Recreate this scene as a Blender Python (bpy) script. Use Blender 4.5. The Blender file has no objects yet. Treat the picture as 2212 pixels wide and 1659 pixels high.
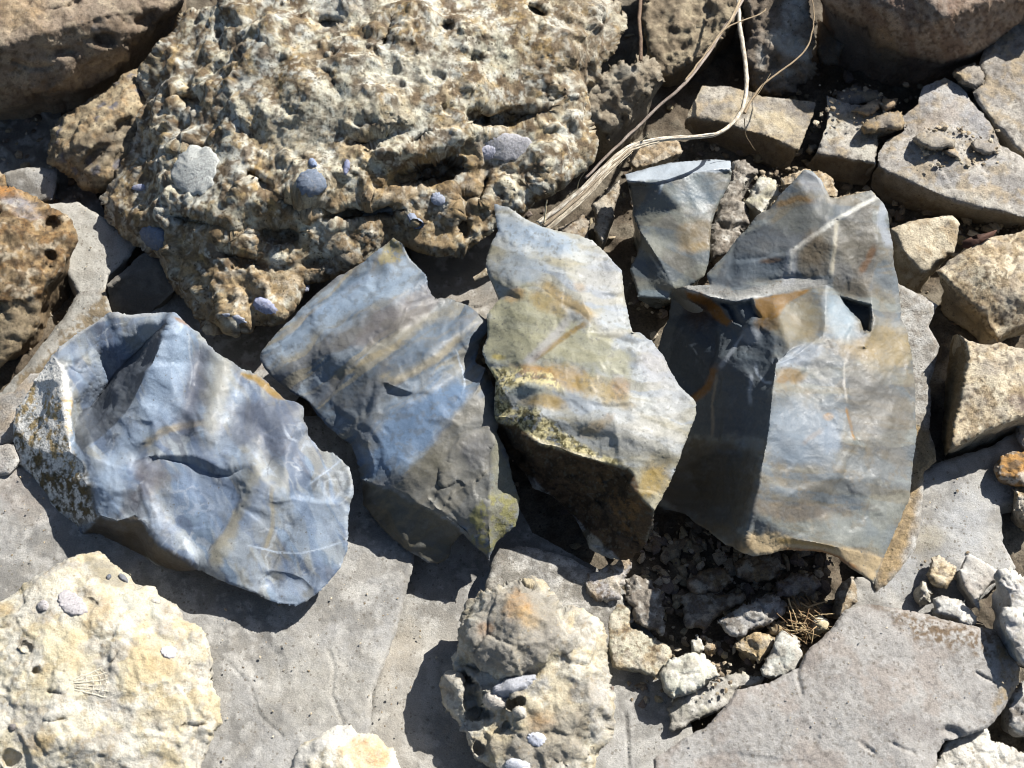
import bpy, math, random
import numpy as np
from mathutils import Vector, Matrix
from mathutils.geometry import delaunay_2d_cdt

# ------------------------------------------------------------------ camera, sky, sun, exposure
S = bpy.context.scene
HFOV, PITCH, DIST = 50.0, 60.0, 590.0           # degrees, degrees below the horizon, millimetres
cam_d = bpy.data.cameras.new('camera'); cam = bpy.data.objects.new('camera', cam_d); S.collection.objects.link(cam)
cam_d.sensor_fit = 'HORIZONTAL'; cam_d.angle = math.radians(HFOV); cam_d.clip_start = 0.01; cam_d.clip_end = 200
_p = math.radians(PITCH)
FWD = np.array([0.0, math.cos(_p), -math.sin(_p)]); UP = np.array([0.0, math.sin(_p), math.cos(_p)]); RT = np.array([1.0, 0, 0])
EYE = np.array([0, 0, 30.0]) - FWD * DIST
cam.location = EYE / 1000.0
cam.rotation_euler = (math.radians(90 - PITCH), 0, 0)
S.camera = cam
cam_d.dof.use_dof = True; cam_d.dof.focus_distance = 0.575; cam_d.dof.aperture_fstop = 11.0

SUN_AZ, SUN_EL = 49.0, 42.0
w = bpy.data.worlds.new('World'); S.world = w; w.use_nodes = True
nt = w.node_tree; bg = nt.nodes['Background']; sky = nt.nodes.new('ShaderNodeTexSky')
sky.sky_type = 'NISHITA'; sky.sun_disc = False; sky.sun_elevation = math.radians(SUN_EL); sky.sun_rotation = math.radians(SUN_AZ)
nt.links.new(sky.outputs[0], bg.inputs[0]); bg.inputs[1].default_value = 0.05
sd = bpy.data.lights.new('sun', 'SUN'); sd.energy = 5.0; sd.angle = math.radians(0.53); sd.color = (1.0, 0.965, 0.91)
sun = bpy.data.objects.new('sun', sd); S.collection.objects.link(sun)
_sv = Vector((math.sin(math.radians(SUN_AZ)) * math.cos(math.radians(SUN_EL)), math.cos(math.radians(SUN_AZ)) * math.cos(math.radians(SUN_EL)), math.sin(math.radians(SUN_EL))))
sun.rotation_euler = _sv.to_track_quat('Z', 'Y').to_euler(); sun.location = _sv * 5
S.view_settings.view_transform = 'Standard'; S.view_settings.look = 'None'; S.view_settings.gamma = 1
S.view_settings.use_curve_mapping = False; S.view_settings.exposure = 1.02
S.render.engine = 'CYCLES'; S.cycles.filter_width = 0.95; S.cycles.diffuse_bounces = 2

# ------------------------------------------------------------------ where things stand: directions from the eye, heights in mm
TAN = math.tan(math.radians(HFOV / 2))
def world(xy, z):
    """points of the place seen along directions xy (2212-wide survey sheet) at heights z (mm)"""
    xy = np.asarray(xy, float); z = np.asarray(z, float)
    u = (xy[:, 0] - 1106) / 1106 * TAN; v = -(xy[:, 1] - 829.5) / 1106 * TAN
    d = FWD[None] + u[:, None] * RT[None] + v[:, None] * UP[None]
    t = (z - EYE[2]) / d[:, 2]
    return EYE[None] + d * t[:, None]

def T(c, r):
    ox, oy = c * 2212 / 3, r * 553.0
    def f(L):
        out = []
        for p in L:
            q = [ox + p[0] / 3, oy + p[1] / 3] + list(p[2:])
            out.append(tuple(q))
        return out
    f.k = 1 / 3; f.o = (ox, oy)
    return f
def D(L): return [tuple(p) for p in L]
D.k = 1.0; D.o = (0, 0)

# ------------------------------------------------------------------ numpy noise
def _h(ix, iy, iz, s):
    h = (ix.astype(np.int64) * 374761393 + iy.astype(np.int64) * 668265263 + iz.astype(np.int64) * 2147483647 + s * 974634777) & 0xffffffff
    h = ((h ^ (h >> 13)) * 1274126177) & 0xffffffff
    h = ((h ^ (h >> 16)) * 2246822519) & 0xffffffff
    return h ^ (h >> 15)
def noise(P, s=0):
    P = np.asarray(P, float); I = np.floor(P).astype(np.int64); F = P - I
    W = F * F * F * (F * (F * 6 - 15) + 10)
    out = np.zeros(len(P))
    for dx in (0, 1):
        for dy in (0, 1):
            for dz in (0, 1):
                h = _h(I[:, 0] + dx, I[:, 1] + dy, I[:, 2] + dz, s)
                gx = (h & 1023) / 511.5 - 1; gy = ((h >> 10) & 1023) / 511.5 - 1; gz = ((h >> 20) & 1023) / 511.5 - 1
                g = gx * (F[:, 0] - dx) + gy * (F[:, 1] - dy) + gz * (F[:, 2] - dz)
                out += g * (W[:, 0] if dx else 1 - W[:, 0]) * (W[:, 1] if dy else 1 - W[:, 1]) * (W[:, 2] if dz else 1 - W[:, 2])
    return out
def fbm(P, s=0, o=4, g=0.5):
    P = np.asarray(P, float); a = 1.0; t = 0; out = np.zeros(len(P)); n = 0
    for i in range(o):
        out += a * noise(P * (2.03 ** i) + 17.3 * i, s + i * 7); n += a; a *= g
    return out / n * 1.6
def ridged(P, s=0, o=4):
    a = 1.0; out = np.zeros(len(P)); n = 0
    for i in range(o):
        out += a * (1 - 2.2 * np.abs(noise(P * (2.03 ** i) + 9.1 * i, s + i * 5))); n += a; a *= 0.5
    return out / n
def worley(P, s=0):
    P = np.asarray(P, float); I = np.floor(P).astype(np.int64)
    f1 = np.full(len(P), 9.0); f2 = np.full(len(P), 9.0); idc = np.zeros(len(P))
    for dx in (-1, 0, 1):
        for dy in (-1, 0, 1):
            for dz in (-1, 0, 1):
                c = I + np.array([dx, dy, dz]); h = _h(c[:, 0], c[:, 1], c[:, 2], s)
                q = c + np.stack([(h & 1023) / 1023, ((h >> 10) & 1023) / 1023, ((h >> 20) & 1023) / 1023], 1)
                d = np.sqrt(((P - q) ** 2).sum(1))
                near = d < f1
                f2 = np.where(near, f1, np.minimum(f2, d)); idc = np.where(near, (h >> 4 & 255) / 255, idc); f1 = np.minimum(f1, d)
    return f1, f2, idc
def sst(a, b, x):
    t = np.clip((x - a) / (b - a + 1e-9), 0, 1); return t * t * (3 - 2 * t)
def col(h):
    if not isinstance(h, str): return np.array(h, float)
    v = np.array([int(h[i:i + 2], 16) / 255 for i in (1, 3, 5)])
    return np.where(v <= 0.04045, v / 12.92, ((v + 0.055) / 1.055) ** 2.4)

# ------------------------------------------------------------------ materials: base colour comes from the stone's mottling and painted tones, relief from noise
def stone_material(name, rough=0.9, grain=0.25, grain_scale=1500, speck=0.0, speck_scale=500, speck_col=(0.05, 0.04, 0.03), bump=0.25, bump_scale=700, fine=2600, spec=0.3, gain=1.0, coat=0.0, mott=0.0, mott_scale=260, mott_col=(0.12, 0.08, 0.045), mott_th=0.54):
    m = bpy.data.materials.new(name); m.use_nodes = True; t = m.node_tree; N = t.nodes; L = t.links
    b = N['Principled BSDF']; b.inputs['Specular IOR Level'].default_value = spec
    at = N.new('ShaderNodeAttribute'); at.attribute_name = 'Col'
    tc = N.new('ShaderNodeTexCoord')
    def nz(scale, det=4, rgh=0.6):
        n = N.new('ShaderNodeTexNoise'); n.inputs['Scale'].default_value = scale; n.inputs['Detail'].default_value = det
        n.inputs['Roughness'].default_value = rgh; L.new(tc.outputs['Object'], n.inputs['Vector']); return n.outputs[0]
    def mapr(src, a, bb, c, d):
        n = N.new('ShaderNodeMapRange'); n.inputs[1].default_value = a; n.inputs[2].default_value = bb; n.inputs[3].default_value = c; n.inputs[4].default_value = d
        L.new(src, n.inputs[0]); return n.outputs[0]
    def mul(a, bsrc):
        n = N.new('ShaderNodeMix'); n.data_type = 'RGBA'; n.blend_type = 'MULTIPLY'; n.inputs[0].default_value = 1
        L.new(a, n.inputs[6]); L.new(bsrc, n.inputs[7]); return n.outputs[2]
    g = mapr(nz(grain_scale, 3, 0.7), 0.3, 0.7, (1 - grain) * gain, (1 + grain) * gain)
    c = mul(at.outputs['Color'], g)
    if mott > 0:
        s0 = mapr(nz(mott_scale, 8, 0.78), mott_th - 0.03, mott_th + 0.07, 0, mott)
        mx = N.new('ShaderNodeMix'); mx.data_type = 'RGBA'; L.new(s0, mx.inputs[0]); L.new(c, mx.inputs[6]); mx.inputs[7].default_value = (*mott_col, 1); c = mx.outputs[2]
    if speck > 0:
        v = N.new('ShaderNodeTexVoronoi'); v.inputs['Scale'].default_value = speck_scale
        wv = N.new('ShaderNodeVectorMath'); wv.operation = 'MULTIPLY_ADD'; n3 = N.new('ShaderNodeTexNoise'); n3.inputs['Scale'].default_value = speck_scale * 2.5; L.new(tc.outputs['Object'], n3.inputs['Vector'])
        L.new(n3.outputs['Color'], wv.inputs[0]); wv.inputs[1].default_value = (0.7 / speck_scale,) * 3; L.new(tc.outputs['Object'], wv.inputs[2]); L.new(wv.outputs[0], v.inputs['Vector'])
        sep = N.new('ShaderNodeSeparateColor'); L.new(v.outputs['Color'], sep.inputs[0])
        rad = N.new('ShaderNodeMath'); rad.operation = 'MULTIPLY'; L.new(mapr(sep.outputs[0], 1 - speck, 1, 0, 1), rad.inputs[0]); rad.inputs[1].default_value = 0.42
        df = N.new('ShaderNodeMath'); df.operation = 'SUBTRACT'; L.new(rad.outputs[0], df.inputs[0]); L.new(v.outputs['Distance'], df.inputs[1])
        s1 = mapr(df.outputs[0], -0.05, 0.08, 0, 0.7)
        mx = N.new('ShaderNodeMix'); mx.data_type = 'RGBA'; L.new(s1, mx.inputs[0]); L.new(c, mx.inputs[6]); mx.inputs[7].default_value = (*speck_col, 1); c = mx.outputs[2]
    L.new(c, b.inputs['Base Color'])
    r = mapr(nz(bump_scale * 0.6, 3), 0.3, 0.7, max(0.05, rough - 0.12), min(1, rough + 0.12)); L.new(r, b.inputs['Roughness'])
    if coat: b.inputs['Coat Weight'].default_value = coat; b.inputs['Coat Roughness'].default_value = 0.25
    b1 = N.new('ShaderNodeBump'); b1.inputs['Strength'].default_value = bump; b1.inputs['Distance'].default_value = 0.0012; L.new(nz(bump_scale, 5, 0.65), b1.inputs['Height'])
    b2 = N.new('ShaderNodeBump'); b2.inputs['Strength'].default_value = bump * 0.8; b2.inputs['Distance'].default_value = 0.0004; L.new(nz(fine, 3, 0.7), b2.inputs['Height'])
    L.new(b1.outputs[0], b2.inputs['Normal']); L.new(b2.outputs[0], b.inputs['Normal'])
    return m
M = {}
M['lime'] = stone_material('weathered_limestone', 0.92, 0.30, 1300, 0.35, 520, (0.10, 0.085, 0.07), 0.75, 520, mott=0.30, mott_scale=300, mott_col=(0.16, 0.13, 0.10), mott_th=0.56)
M['slab'] = stone_material('grey_limestone', 0.9, 0.24, 1700, 0.38, 520, (0.12, 0.105, 0.085), 0.45, 700, mott=0.28, mott_scale=420, mott_col=(0.2, 0.18, 0.15), mott_th=0.57)
M['congl'] = stone_material('fossil_conglomerate', 0.92, 0.32, 1200, 0.35, 560, (0.05, 0.036, 0.022), 0.7, 420, mott=0.55, mott_scale=300, mott_col=(0.11, 0.082, 0.055), mott_th=0.55)
M['pale'] = stone_material('pale_fossil_limestone', 0.92, 0.20, 1300, 0.14, 520, (0.25, 0.2, 0.13), 0.85, 480, mott=0.25, mott_scale=300, mott_col=(0.42, 0.34, 0.22), mott_th=0.57)
M['flint'] = stone_material('banded_flint', 0.52, 0.18, 1900, 0.05, 700, (0.09, 0.09, 0.085), 0.20, 420, 2400, 0.28, mott=0.12, mott_scale=90, mott_col=(0.20, 0.22, 0.25), mott_th=0.57)
M['glassy'] = stone_material('glossy_flint', 0.36, 0.12, 1500, 0.0, 900, (0.1, 0.1, 0.1), 0.10, 300, 2200, 0.5, mott=0.2, mott_scale=160, mott_col=(0.2, 0.2, 0.2), mott_th=0.57)
M['cortex'] = stone_material('flint_cortex', 0.95, 0.30, 900, 0.25, 620, (0.07, 0.055, 0.02), 0.8, 500, mott=0.30, mott_scale=420, mott_col=(0.10, 0.085, 0.035), mott_th=0.57)
M['soil'] = stone_material('dry_soil', 0.97, 0.4, 900, 0.3, 500, (0.03, 0.025, 0.02), 1.0, 350)
M['shell'] = stone_material('fossil_shell', 0.7, 0.24, 900, 0.25, 700, (0.12, 0.11, 0.11), 0.5, 700, mott=0.4, mott_scale=380, mott_col=(0.3, 0.27, 0.22), mott_th=0.56)
M['straw'] = stone_material('dry_straw', 0.75, 0.3, 2500, 0.0, 500, (0.1, 0.1, 0.1), 0.3, 1500)

# ------------------------------------------------------------------ linking, naming, tagging
def tag(o, label=None, cat=None, group=None, kind=None):
    if label: o['label'] = label
    if cat: o['category'] = cat
    if group: o['group'] = group
    if kind: o['kind'] = kind
    return o
def mesh_object(name, V, F, C, mat, origin, parent=None, normals=None):
    """V in mm (world), F triangles, C linear colours per vertex; parts share their thing's origin"""
    me = bpy.data.meshes.new(name); L = (V - origin[None]) / 1000.0
    me.vertices.add(len(L)); me.vertices.foreach_set('co', L.astype(np.float32).ravel())
    me.loops.add(len(F) * 3); me.loops.foreach_set('vertex_index', F.astype(np.int32).ravel())
    me.polygons.add(len(F)); me.polygons.foreach_set('loop_start', np.arange(0, len(F) * 3, 3, dtype=np.int32))
    me.polygons.foreach_set('loop_total', np.full(len(F), 3, dtype=np.int32))
    me.update(calc_edges=True)
    me.polygons.foreach_set('use_smooth', np.ones(len(F), dtype=bool))
    a = me.color_attributes.new('Col', 'FLOAT_COLOR', 'POINT')
    cc = np.ones((len(V), 4), np.float32); cc[:, :3] = C; a.data.foreach_set('color', cc.ravel())
    if normals is not None: me.normals_split_custom_set_from_vertices(normals.astype(np.float32).tolist())
    me.materials.append(M[mat]); me.validate(clean_customdata=False)
    o = bpy.data.objects.new(name, me); S.collection.objects.link(o)
    if parent is not None: o.parent = parent
    else: o.location = origin / 1000.0
    return o

# ------------------------------------------------------------------ polygon helpers
def inside(P, poly):
    x, y = P[:, 0], P[:, 1]; r = np.zeros(len(P), bool); n = len(poly)
    for i in range(n):
        x1, y1 = poly[i]; x2, y2 = poly[(i + 1) % n]
        if y1 == y2: continue
        c = ((y1 > y) != (y2 > y)) & (x < (x2 - x1) * (y - y1) / (y2 - y1) + x1)
        r ^= c
    return r
def pdist(P, line, closed=False):
    """distance to a polyline, and on which side (sign) of the nearest piece; also how far along (0..1)"""
    best = np.full(len(P), 1e9); sg = np.zeros(len(P)); al = np.zeros(len(P))
    A = np.array(line, float)[:, :2]; n = len(A); seg = [(i, (i + 1) % n) for i in range(n if closed else n - 1)]
    tot = sum(np.hypot(*(A[j] - A[i])) for i, j in seg) + 1e-9; acc = 0
    for i, j in seg:
        a, b = A[i], A[j]; d = b - a; l2 = (d ** 2).sum() + 1e-9
        t = np.clip(((P - a) @ d) / l2, 0, 1); q = P - a - t[:, None] * d
        ds = np.hypot(q[:, 0], q[:, 1]); m = ds < best
        best = np.where(m, ds, best)
        sg = np.where(m, np.sign(d[0] * (P[:, 1] - a[1]) - d[1] * (P[:, 0] - a[0])), sg)
        al = np.where(m, (acc + t * math.sqrt(l2)) / tot, al); acc += math.sqrt(l2)
    return best, sg, al
def fill_z(L, z0):
    n = len(L); z = [p[2] if len(p) > 2 else None for p in L]
    if all(v is None for v in z): return [z0] * n
    k = [i for i in range(n) if z[i] is not None]
    if len(k) == 1: return [z[k[0]]] * n
    for a, b in zip(k, k[1:] + [k[0] + n]):
        ds = [0]
        for i in range(a, b): ds.append(ds[-1] + math.hypot(L[(i + 1) % n][0] - L[i % n][0], L[(i + 1) % n][1] - L[i % n][1]))
        for i in range(a + 1, b): z[i % n] = z[a] + (z[b % n] - z[a]) * ds[i - a] / (ds[-1] + 1e-9)
    return z
def resample(L, step, closed):
    A = np.array([p[:2] for p in L], float); out = []; n = len(A)
    for i in range(n if closed else n - 1):
        a, b = A[i], A[(i + 1) % n]; k = max(1, int(math.hypot(*(b - a)) / step))
        for j in range(k): out.append(a + (b - a) * j / k)
    if not closed: out.append(A[-1])
    return np.array(out)

from mathutils.kdtree import KDTree
def near_free(G, ring, r):
    """points of G farther than r from the ring's own points (hash grid)"""
    c = max(r, 1.0) * 2.2; D_ = set()
    for x, y in np.floor(ring / c).astype(int): D_.add((x, y))
    gi = np.floor(G / c).astype(int); cand = np.zeros(len(G), bool)
    keys = np.array([a * 100003 + b for a, b in D_])
    for dx in (-1, 0, 1):
        for dy in (-1, 0, 1): cand |= np.isin((gi[:, 0] + dx) * 100003 + gi[:, 1] + dy, keys)
    ok = np.ones(len(G), bool); idx = np.where(cand)[0]
    if len(idx):
        kd = KDTree(len(ring))
        for i, p in enumerate(ring): kd.insert((p[0], p[1], 0), i)
        kd.balance()
        for i in idx:
            if kd.find((G[i, 0], G[i, 1], 0))[2] < r: ok[i] = False
    return ok
SEED = [0]
SURF = {}
def rock(name, label, cat, fr, out, z=20.0, pts=(), cre=(), mat='lime', s=5.0, jag=2.5, bev=0.0, bevw=20.0, dome=0.0, smooth=2, nz=(), ops=(), base='#b0aca4', paint=(), parts=(), zb=-3.0, under=0.24, group=None, kind=None, keep=None, jagf=0.05, crisp=False, alb=0.80, calm=False):
    """One stone: a relief inside an outline (each corner with its height), a wall running down to its bed, a closed underside."""
    SEED[0] += 1; sd_ = SEED[0] * 13 if keep is None else keep
    rng = np.random.RandomState(sd_)
    out = fr(out); oz = fill_z(out, z); k = fr.k
    pts = fr(pts); cre = [fr(c) for c in cre]
    # coarse surface through the surveyed heights
    cv = [Vector((p[0], p[1])) for p in out]; cz = list(oz); ce = [(i, (i + 1) % len(out)) for i in range(len(out))]
    for p in pts: cv.append(Vector(p[:2])); cz.append(p[2])
    for c in cre:
        zz = fill_z(c, z) if any(len(p) > 2 for p in c) else [z] * len(c)
        i0 = len(cv)
        for p, q in zip(c, zz): cv.append(Vector(p[:2])); cz.append(q)
        ce += [(i0 + i, i0 + i + 1) for i in range(len(c) - 1)]
    rv, _, rf, ov, _, _ = delaunay_2d_cdt(cv, ce, [], 1, 1e-4, True)
    rz = [cz[o[0]] if len(o) else None for o in ov]
    rxy = np.array([[v.x, v.y] for v in rv])
    for i, q in enumerate(rz):
        if q is None: rz[i] = cz[int(np.argmin([(v.x - rxy[i, 0]) ** 2 + (v.y - rxy[i, 1]) ** 2 for v in cv]))]
    rz = np.array(rz, float)
    # fine points
    ring = resample(out, max(3.0, s * 0.7), True)
    nn = np.column_stack([ring * jagf, np.full(len(ring), sd_ * 1.7)])
    ring = ring + jag * np.column_stack([fbm(nn, sd_, 4, 0.7), fbm(nn, sd_ + 50, 4, 0.7)]) * 1.6
    lo, hi = ring.min(0) - s, ring.max(0) + s
    gx, gy = np.meshgrid(np.arange(lo[0], hi[0], s), np.arange(lo[1], hi[1], s * 0.866)); gx = gx + (np.arange(gx.shape[0]) % 2)[:, None] * s / 2
    G = np.column_stack([gx.ravel(), gy.ravel()]); G += rng.uniform(-0.22, 0.22, G.shape) * s
    G = G[(G[:, 0] > -190) & (G[:, 0] < 2400) & (G[:, 1] > -190) & (G[:, 1] < 1850)] if True else G
    G = G[inside(G, ring)]
    G = G[near_free(G, ring, s * 0.5)]
    V2 = [ring]; E2 = [(i, (i + 1) % len(ring)) for i in range(len(ring))]; n0 = len(ring)
    for c in cre:
        q = resample(c, 3.5, False)
        q = q + 1.2 * np.column_stack([fbm(np.column_stack([q * 0.06, q[:, :1] * 0]), sd_ + 3), fbm(np.column_stack([q * 0.06, q[:, :1] * 0]), sd_ + 4)])
        q = q[inside(q, ring)]; 
        if len(q) < 2: continue
        G = G[pdist(G, q)[0] > s * 0.45]
        V2.append(q)
        E2 += [(n0 + i, n0 + i + 1) for i in range(len(q) - 1) if np.hypot(*(q[i + 1] - q[i])) < 9]; n0 += len(q)
    V2.append(G); V2 = np.vstack(V2)
    rv, _, rf2, ov2, _, _ = delaunay_2d_cdt([Vector(p) for p in V2], E2, [], 1, 1e-5, True)
    isc = np.array([any(len(ring) <= q < len(V2) - len(G) for q in o_) for o_ in ov2], bool)
    X = np.array([[v.x, v.y] for v in rv]); F = np.array([f for f in rf2 if len(f) == 3], int)
    F = F[inside(X[F].mean(1), ring)]
    # heights
    Z = np.full(len(X), float(z)); best = np.full(len(X), -1e9)
    for f in rf:
        if len(f) != 3: continue
        a, b, c = rxy[f[0]], rxy[f[1]], rxy[f[2]]; det = (b[1] - c[1]) * (a[0] - c[0]) + (c[0] - b[0]) * (a[1] - c[1])
        if abs(det) < 1e-6: continue
        l1 = ((b[1] - c[1]) * (X[:, 0] - c[0]) + (c[0] - b[0]) * (X[:, 1] - c[1])) / det
        l2 = ((c[1] - a[1]) * (X[:, 0] - c[0]) + (a[0] - c[0]) * (X[:, 1] - c[1])) / det; l3 = 1 - l1 - l2
        mn = np.minimum(np.minimum(l1, l2), l3); m = mn > best; best = np.where(m, mn, best)
        l1, l2, l3 = [np.clip(q, 0, 1) for q in (l1, l2, l3)]; ss = l1 + l2 + l3
        Z = np.where(m, (l1 * rz[f[0]] + l2 * rz[f[1]] + l3 * rz[f[2]]) / ss, Z)
    E = np.vstack([F[:, [0, 1]], F[:, [1, 2]], F[:, [2, 0]]]); Es = np.sort(E, 1)
    key = Es[:, 0].astype(np.int64) * len(X) + Es[:, 1]; uq, idx, cnt = np.unique(key, return_index=True, return_counts=True)
    U = Es[idx]; bE = E[idx[cnt == 1]]; isb = np.zeros(len(X), bool); isb[bE.ravel()] = True
    deg = np.bincount(U.ravel(), minlength=len(X)).astype(float)
    def lap(q):
        r = np.zeros_like(q); np.add.at(r, U[:, 0], q[U[:, 1]]); np.add.at(r, U[:, 1], q[U[:, 0]]); return r / np.maximum(deg, 1)
    for _ in range(smooth): Z = np.where(isb | isc if crisp else isb, Z, 0.45 * Z + 0.55 * lap(Z))
    dd = pdist(X, ring[::2], True)[0] if (bev or dome) else None
    if dome: Z = Z + dome * np.sqrt(np.clip(1 - (1 - np.clip(dd / (dd.max() + 1e-6), 0, 1)) ** 2, 0, 1))
    if bev:
        t = np.clip(dd / bevw, 0, 1); Z = Z - bev * (1 - np.sqrt(np.clip(1 - (1 - t) ** 2, 0, 1)))
    for op in ops:
        o0 = op[0]
        if o0 == 'pit':       # hollow: x y rx ry angle depth
            q = np.array(fr([op[1:3]])[0]); a = math.radians(op[5]); d = X - q; wv = fbm(np.column_stack([X * 0.03, X[:, :1] * 0]), sd_ + 11) * 0.25
            e = np.hypot((d[:, 0] * math.cos(a) + d[:, 1] * math.sin(a)) / (op[3] * k), (-d[:, 0] * math.sin(a) + d[:, 1] * math.cos(a)) / (op[4] * k)) + wv
            Z = Z - op[6] * (1 - sst(0.45 if len(op) < 8 else op[7], 1.05, e))
        elif o0 == 'groove':  # crack: points width depth
            d, _, al = pdist(X, fr(op[1])); d = d + fbm(np.column_stack([X * 0.05, X[:, :1] * 0]), sd_ + 12) * op[2] * k * 0.4
            Z = Z - op[3] * (1 - sst(0, op[2] * k, d))
        elif o0 == 'ridge':
            d, _, al = pdist(X, fr(op[1])); Z = Z + op[3] * np.exp(-(d / (op[2] * k)) ** 2)
        elif o0 == 'step':    # flake scar: the ground right of the line (as drawn, y down) drops, then recovers over the given width
            d, sg, al = pdist(X, fr(op[1])); tp = np.clip(np.minimum(al, 1 - al) * 6, 0, 1)
            Z = Z - op[3] * tp * np.where(sg > 0, np.exp(-d / (op[2] * k)) * sst(0, 9, d), 0) * 0.55
        elif o0 == 'scars':   # a chipped area: polygon, scale, depth
            A = np.array([p[:2] for p in fr(op[1])]); d = pdist(X, A, True)[0]; w_ = np.where(inside(X, A), sst(0, 14, d), 0); Q = np.column_stack([X * .25, Z * .6]) / op[2]
            f1, f2, i_ = worley(Q + .25 * np.column_stack([fbm(Q, sd_), fbm(Q, sd_ + 1), fbm(Q, sd_ + 2)]), sd_ + 57); Z = Z + w_ * op[3] * (f1 ** 2 - .5 + .9 * (i_ - .5))
        elif o0 == 'cut':     # a piece broken out: polygon, depth at its far corner, sharp walls
            A = np.array([p[:2] for p in fr(op[1])]); ins = inside(X, A); d = pdist(X, A, True)[0]; Z = Z - np.where(ins, op[2] * sst(0, 6, d), 0)
        elif o0 == 'wave':    # conchoidal ripples round a striking point
            q = np.array(fr([op[1:3]])[0]); d = np.hypot(*(X - q).T) / k; d = d + 40 * fbm(np.column_stack([X * 0.008, X[:, :1] * 0]), sd_ + 19)
            m = np.exp(-((d - op[5]) / op[6]) ** 2); Z = Z + op[4] * m * np.sin(d / op[3] * 6.283)
    Z = np.maximum(Z, -2.0)
    P = world(X, Z)
    def vnorm(P):
        n = np.cross(P[F[:, 1]] - P[F[:, 0]], P[F[:, 2]] - P[F[:, 0]]); r = np.zeros_like(P)
        for i in range(3): np.add.at(r, F[:, i], n)
        r /= np.linalg.norm(r, axis=1)[:, None] + 1e-12; return r
    if vnorm(P)[:, 2].mean() < 0: F = F[:, ::-1].copy(); bE = bE[:, ::-1].copy()
    Nn = vnorm(P)
    off = np.zeros(len(P))
    for n_ in nz:
        ty, amp, sc = n_[:3]
        if ty.endswith('_p'): ty = ty[:-2]; keep0 = off.copy()
        else: keep0 = None
        s2 = sd_ + (n_[3] if len(n_) > 3 else 0); Q = P / sc
        if ty == 'fbm': off += amp * fbm(Q, s2, 5)
        elif ty == 'ridge': off += amp * (ridged(Q, s2, 4) - 0.5)
        elif ty == 'soft': off += amp * fbm(Q, s2, 2)
        elif ty == 'pits':
            f1, f2, i_ = worley(Q + 0.25 * np.column_stack([fbm(Q * 2, s2), fbm(Q * 2, s2 + 1), fbm(Q * 2, s2 + 2)]), s2); off -= amp * (1 - sst(0.15, 0.42, f1)) * (i_ > 0.45)
        elif ty == 'lumps':
            Qw = Q + 0.3 * np.column_stack([fbm(Q * 2, s2), fbm(Q * 2, s2 + 1), fbm(Q * 2, s2 + 2)])
            f1, f2, i_ = worley(Qw, s2); off += amp * (i_ * 0.8 + 0.4) * (1 - sst(0.1, 0.75, f1))
        elif ty == 'facet':
            f1, f2, i_ = worley(Q + 0.2 * np.column_stack([fbm(Q, s2), fbm(Q, s2 + 1), fbm(Q, s2 + 2)]), s2); off += amp * (i_ - 0.5) * sst(0.0, 0.12, f2 - f1)
        elif ty == 'scar':    # struck flake scars: shallow bowls that meet in sharp ridges
            Qw = Q + 0.22 * np.column_stack([fbm(Q * 1.3, s2, 3), fbm(Q * 1.3, s2 + 1, 3), fbm(Q * 1.3, s2 + 2, 3)])
            f1, f2, i_ = worley(Qw, s2); off += amp * (f1 ** 2 - 0.25 + 0.42 * (i_ - .5) * sst(0, .16, f2 - f1))
        elif ty == 'terr':
            q = fbm(Q, s2, 4) * 3; off += amp * (np.floor(q) + sst(0.75, 1.0, q - np.floor(q)))
        if keep0 is not None: off = keep0 + (off - keep0) * (0.10 + 1.0 * sst(.45, .60, .5 + fbm(P / 30, sd_ + 301, 3)))
    P = P + Nn * off[:, None]
    # colours (the stone's own, with shade and highlight painted in on some)
    C = np.tile(col(base), (len(X), 1))
    for L_ in paint: C = paint_layer(C, L_, X, P, fr, sd_, k, calm)
    C = np.clip(C * alb * 0.82, 0.004, 0.85)
    SURF[name + (label or '')] = (X, P)
    # wall and underside
    cx = P[isb].mean(0); bi = np.where(isb)[0]; nb = len(bi); mp = -np.ones(len(X), int); mp[bi] = np.arange(nb)
    VV = [P]; CC = [C]; FF = [F]; n0 = len(P); prev = None
    nbs = [mp[bE[:, 0]], mp[bE[:, 1]]]; rim = P[bi].copy(); rc = C[bi].copy(); dg = np.bincount(np.concatenate(nbs), minlength=nb).astype(float)[:, None]
    for li in range(13):
        t = li / 12; u = 1 - (1 - t) ** 1.9
        if li:
            for _ in range(9):
                q = np.zeros_like(rim); np.add.at(q, nbs[0], rim[nbs[1]]); np.add.at(q, nbs[1], rim[nbs[0]]); rim = .4 * rim + .6 * q / np.maximum(dg, 1)
                q = np.zeros_like(rc); np.add.at(q, nbs[0], rc[nbs[1]]); np.add.at(q, nbs[1], rc[nbs[0]]); rc = .2 * rc + .8 * q / np.maximum(dg, 1)
            if li > 3: rc = .8 * rc + .2 * rc.mean(0)[None]
        B = rim.copy(); B[:, 2] = B[:, 2] + (min(zb, 0) - B[:, 2] if zb <= 0 else np.minimum(zb - B[:, 2], 0)) * t
        B[:, :2] += (cx[:2] - B[:, :2]) * under * u
        if li:
            dv = (B[:, :2] - cx[:2]) / (np.linalg.norm(B[:, :2] - cx[:2], axis=1)[:, None] + 1e-6); f1_, f2_, i_ = worley(B / 11, sd_ + 34)
            B[:, :2] += dv * ((2.4 * fbm(B / 11, sd_ + 31, 3) + 2.2 * (i_ - .5) * sst(0, .15, f2_ - f1_)) * min(1, t * 4))[:, None]
        VV.append(B); cc_ = rc * (1 + 0.4 * fbm(B / 12, sd_ + 40, 2))[:, None]; CC.append(cc_ if li else C[bi])
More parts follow.
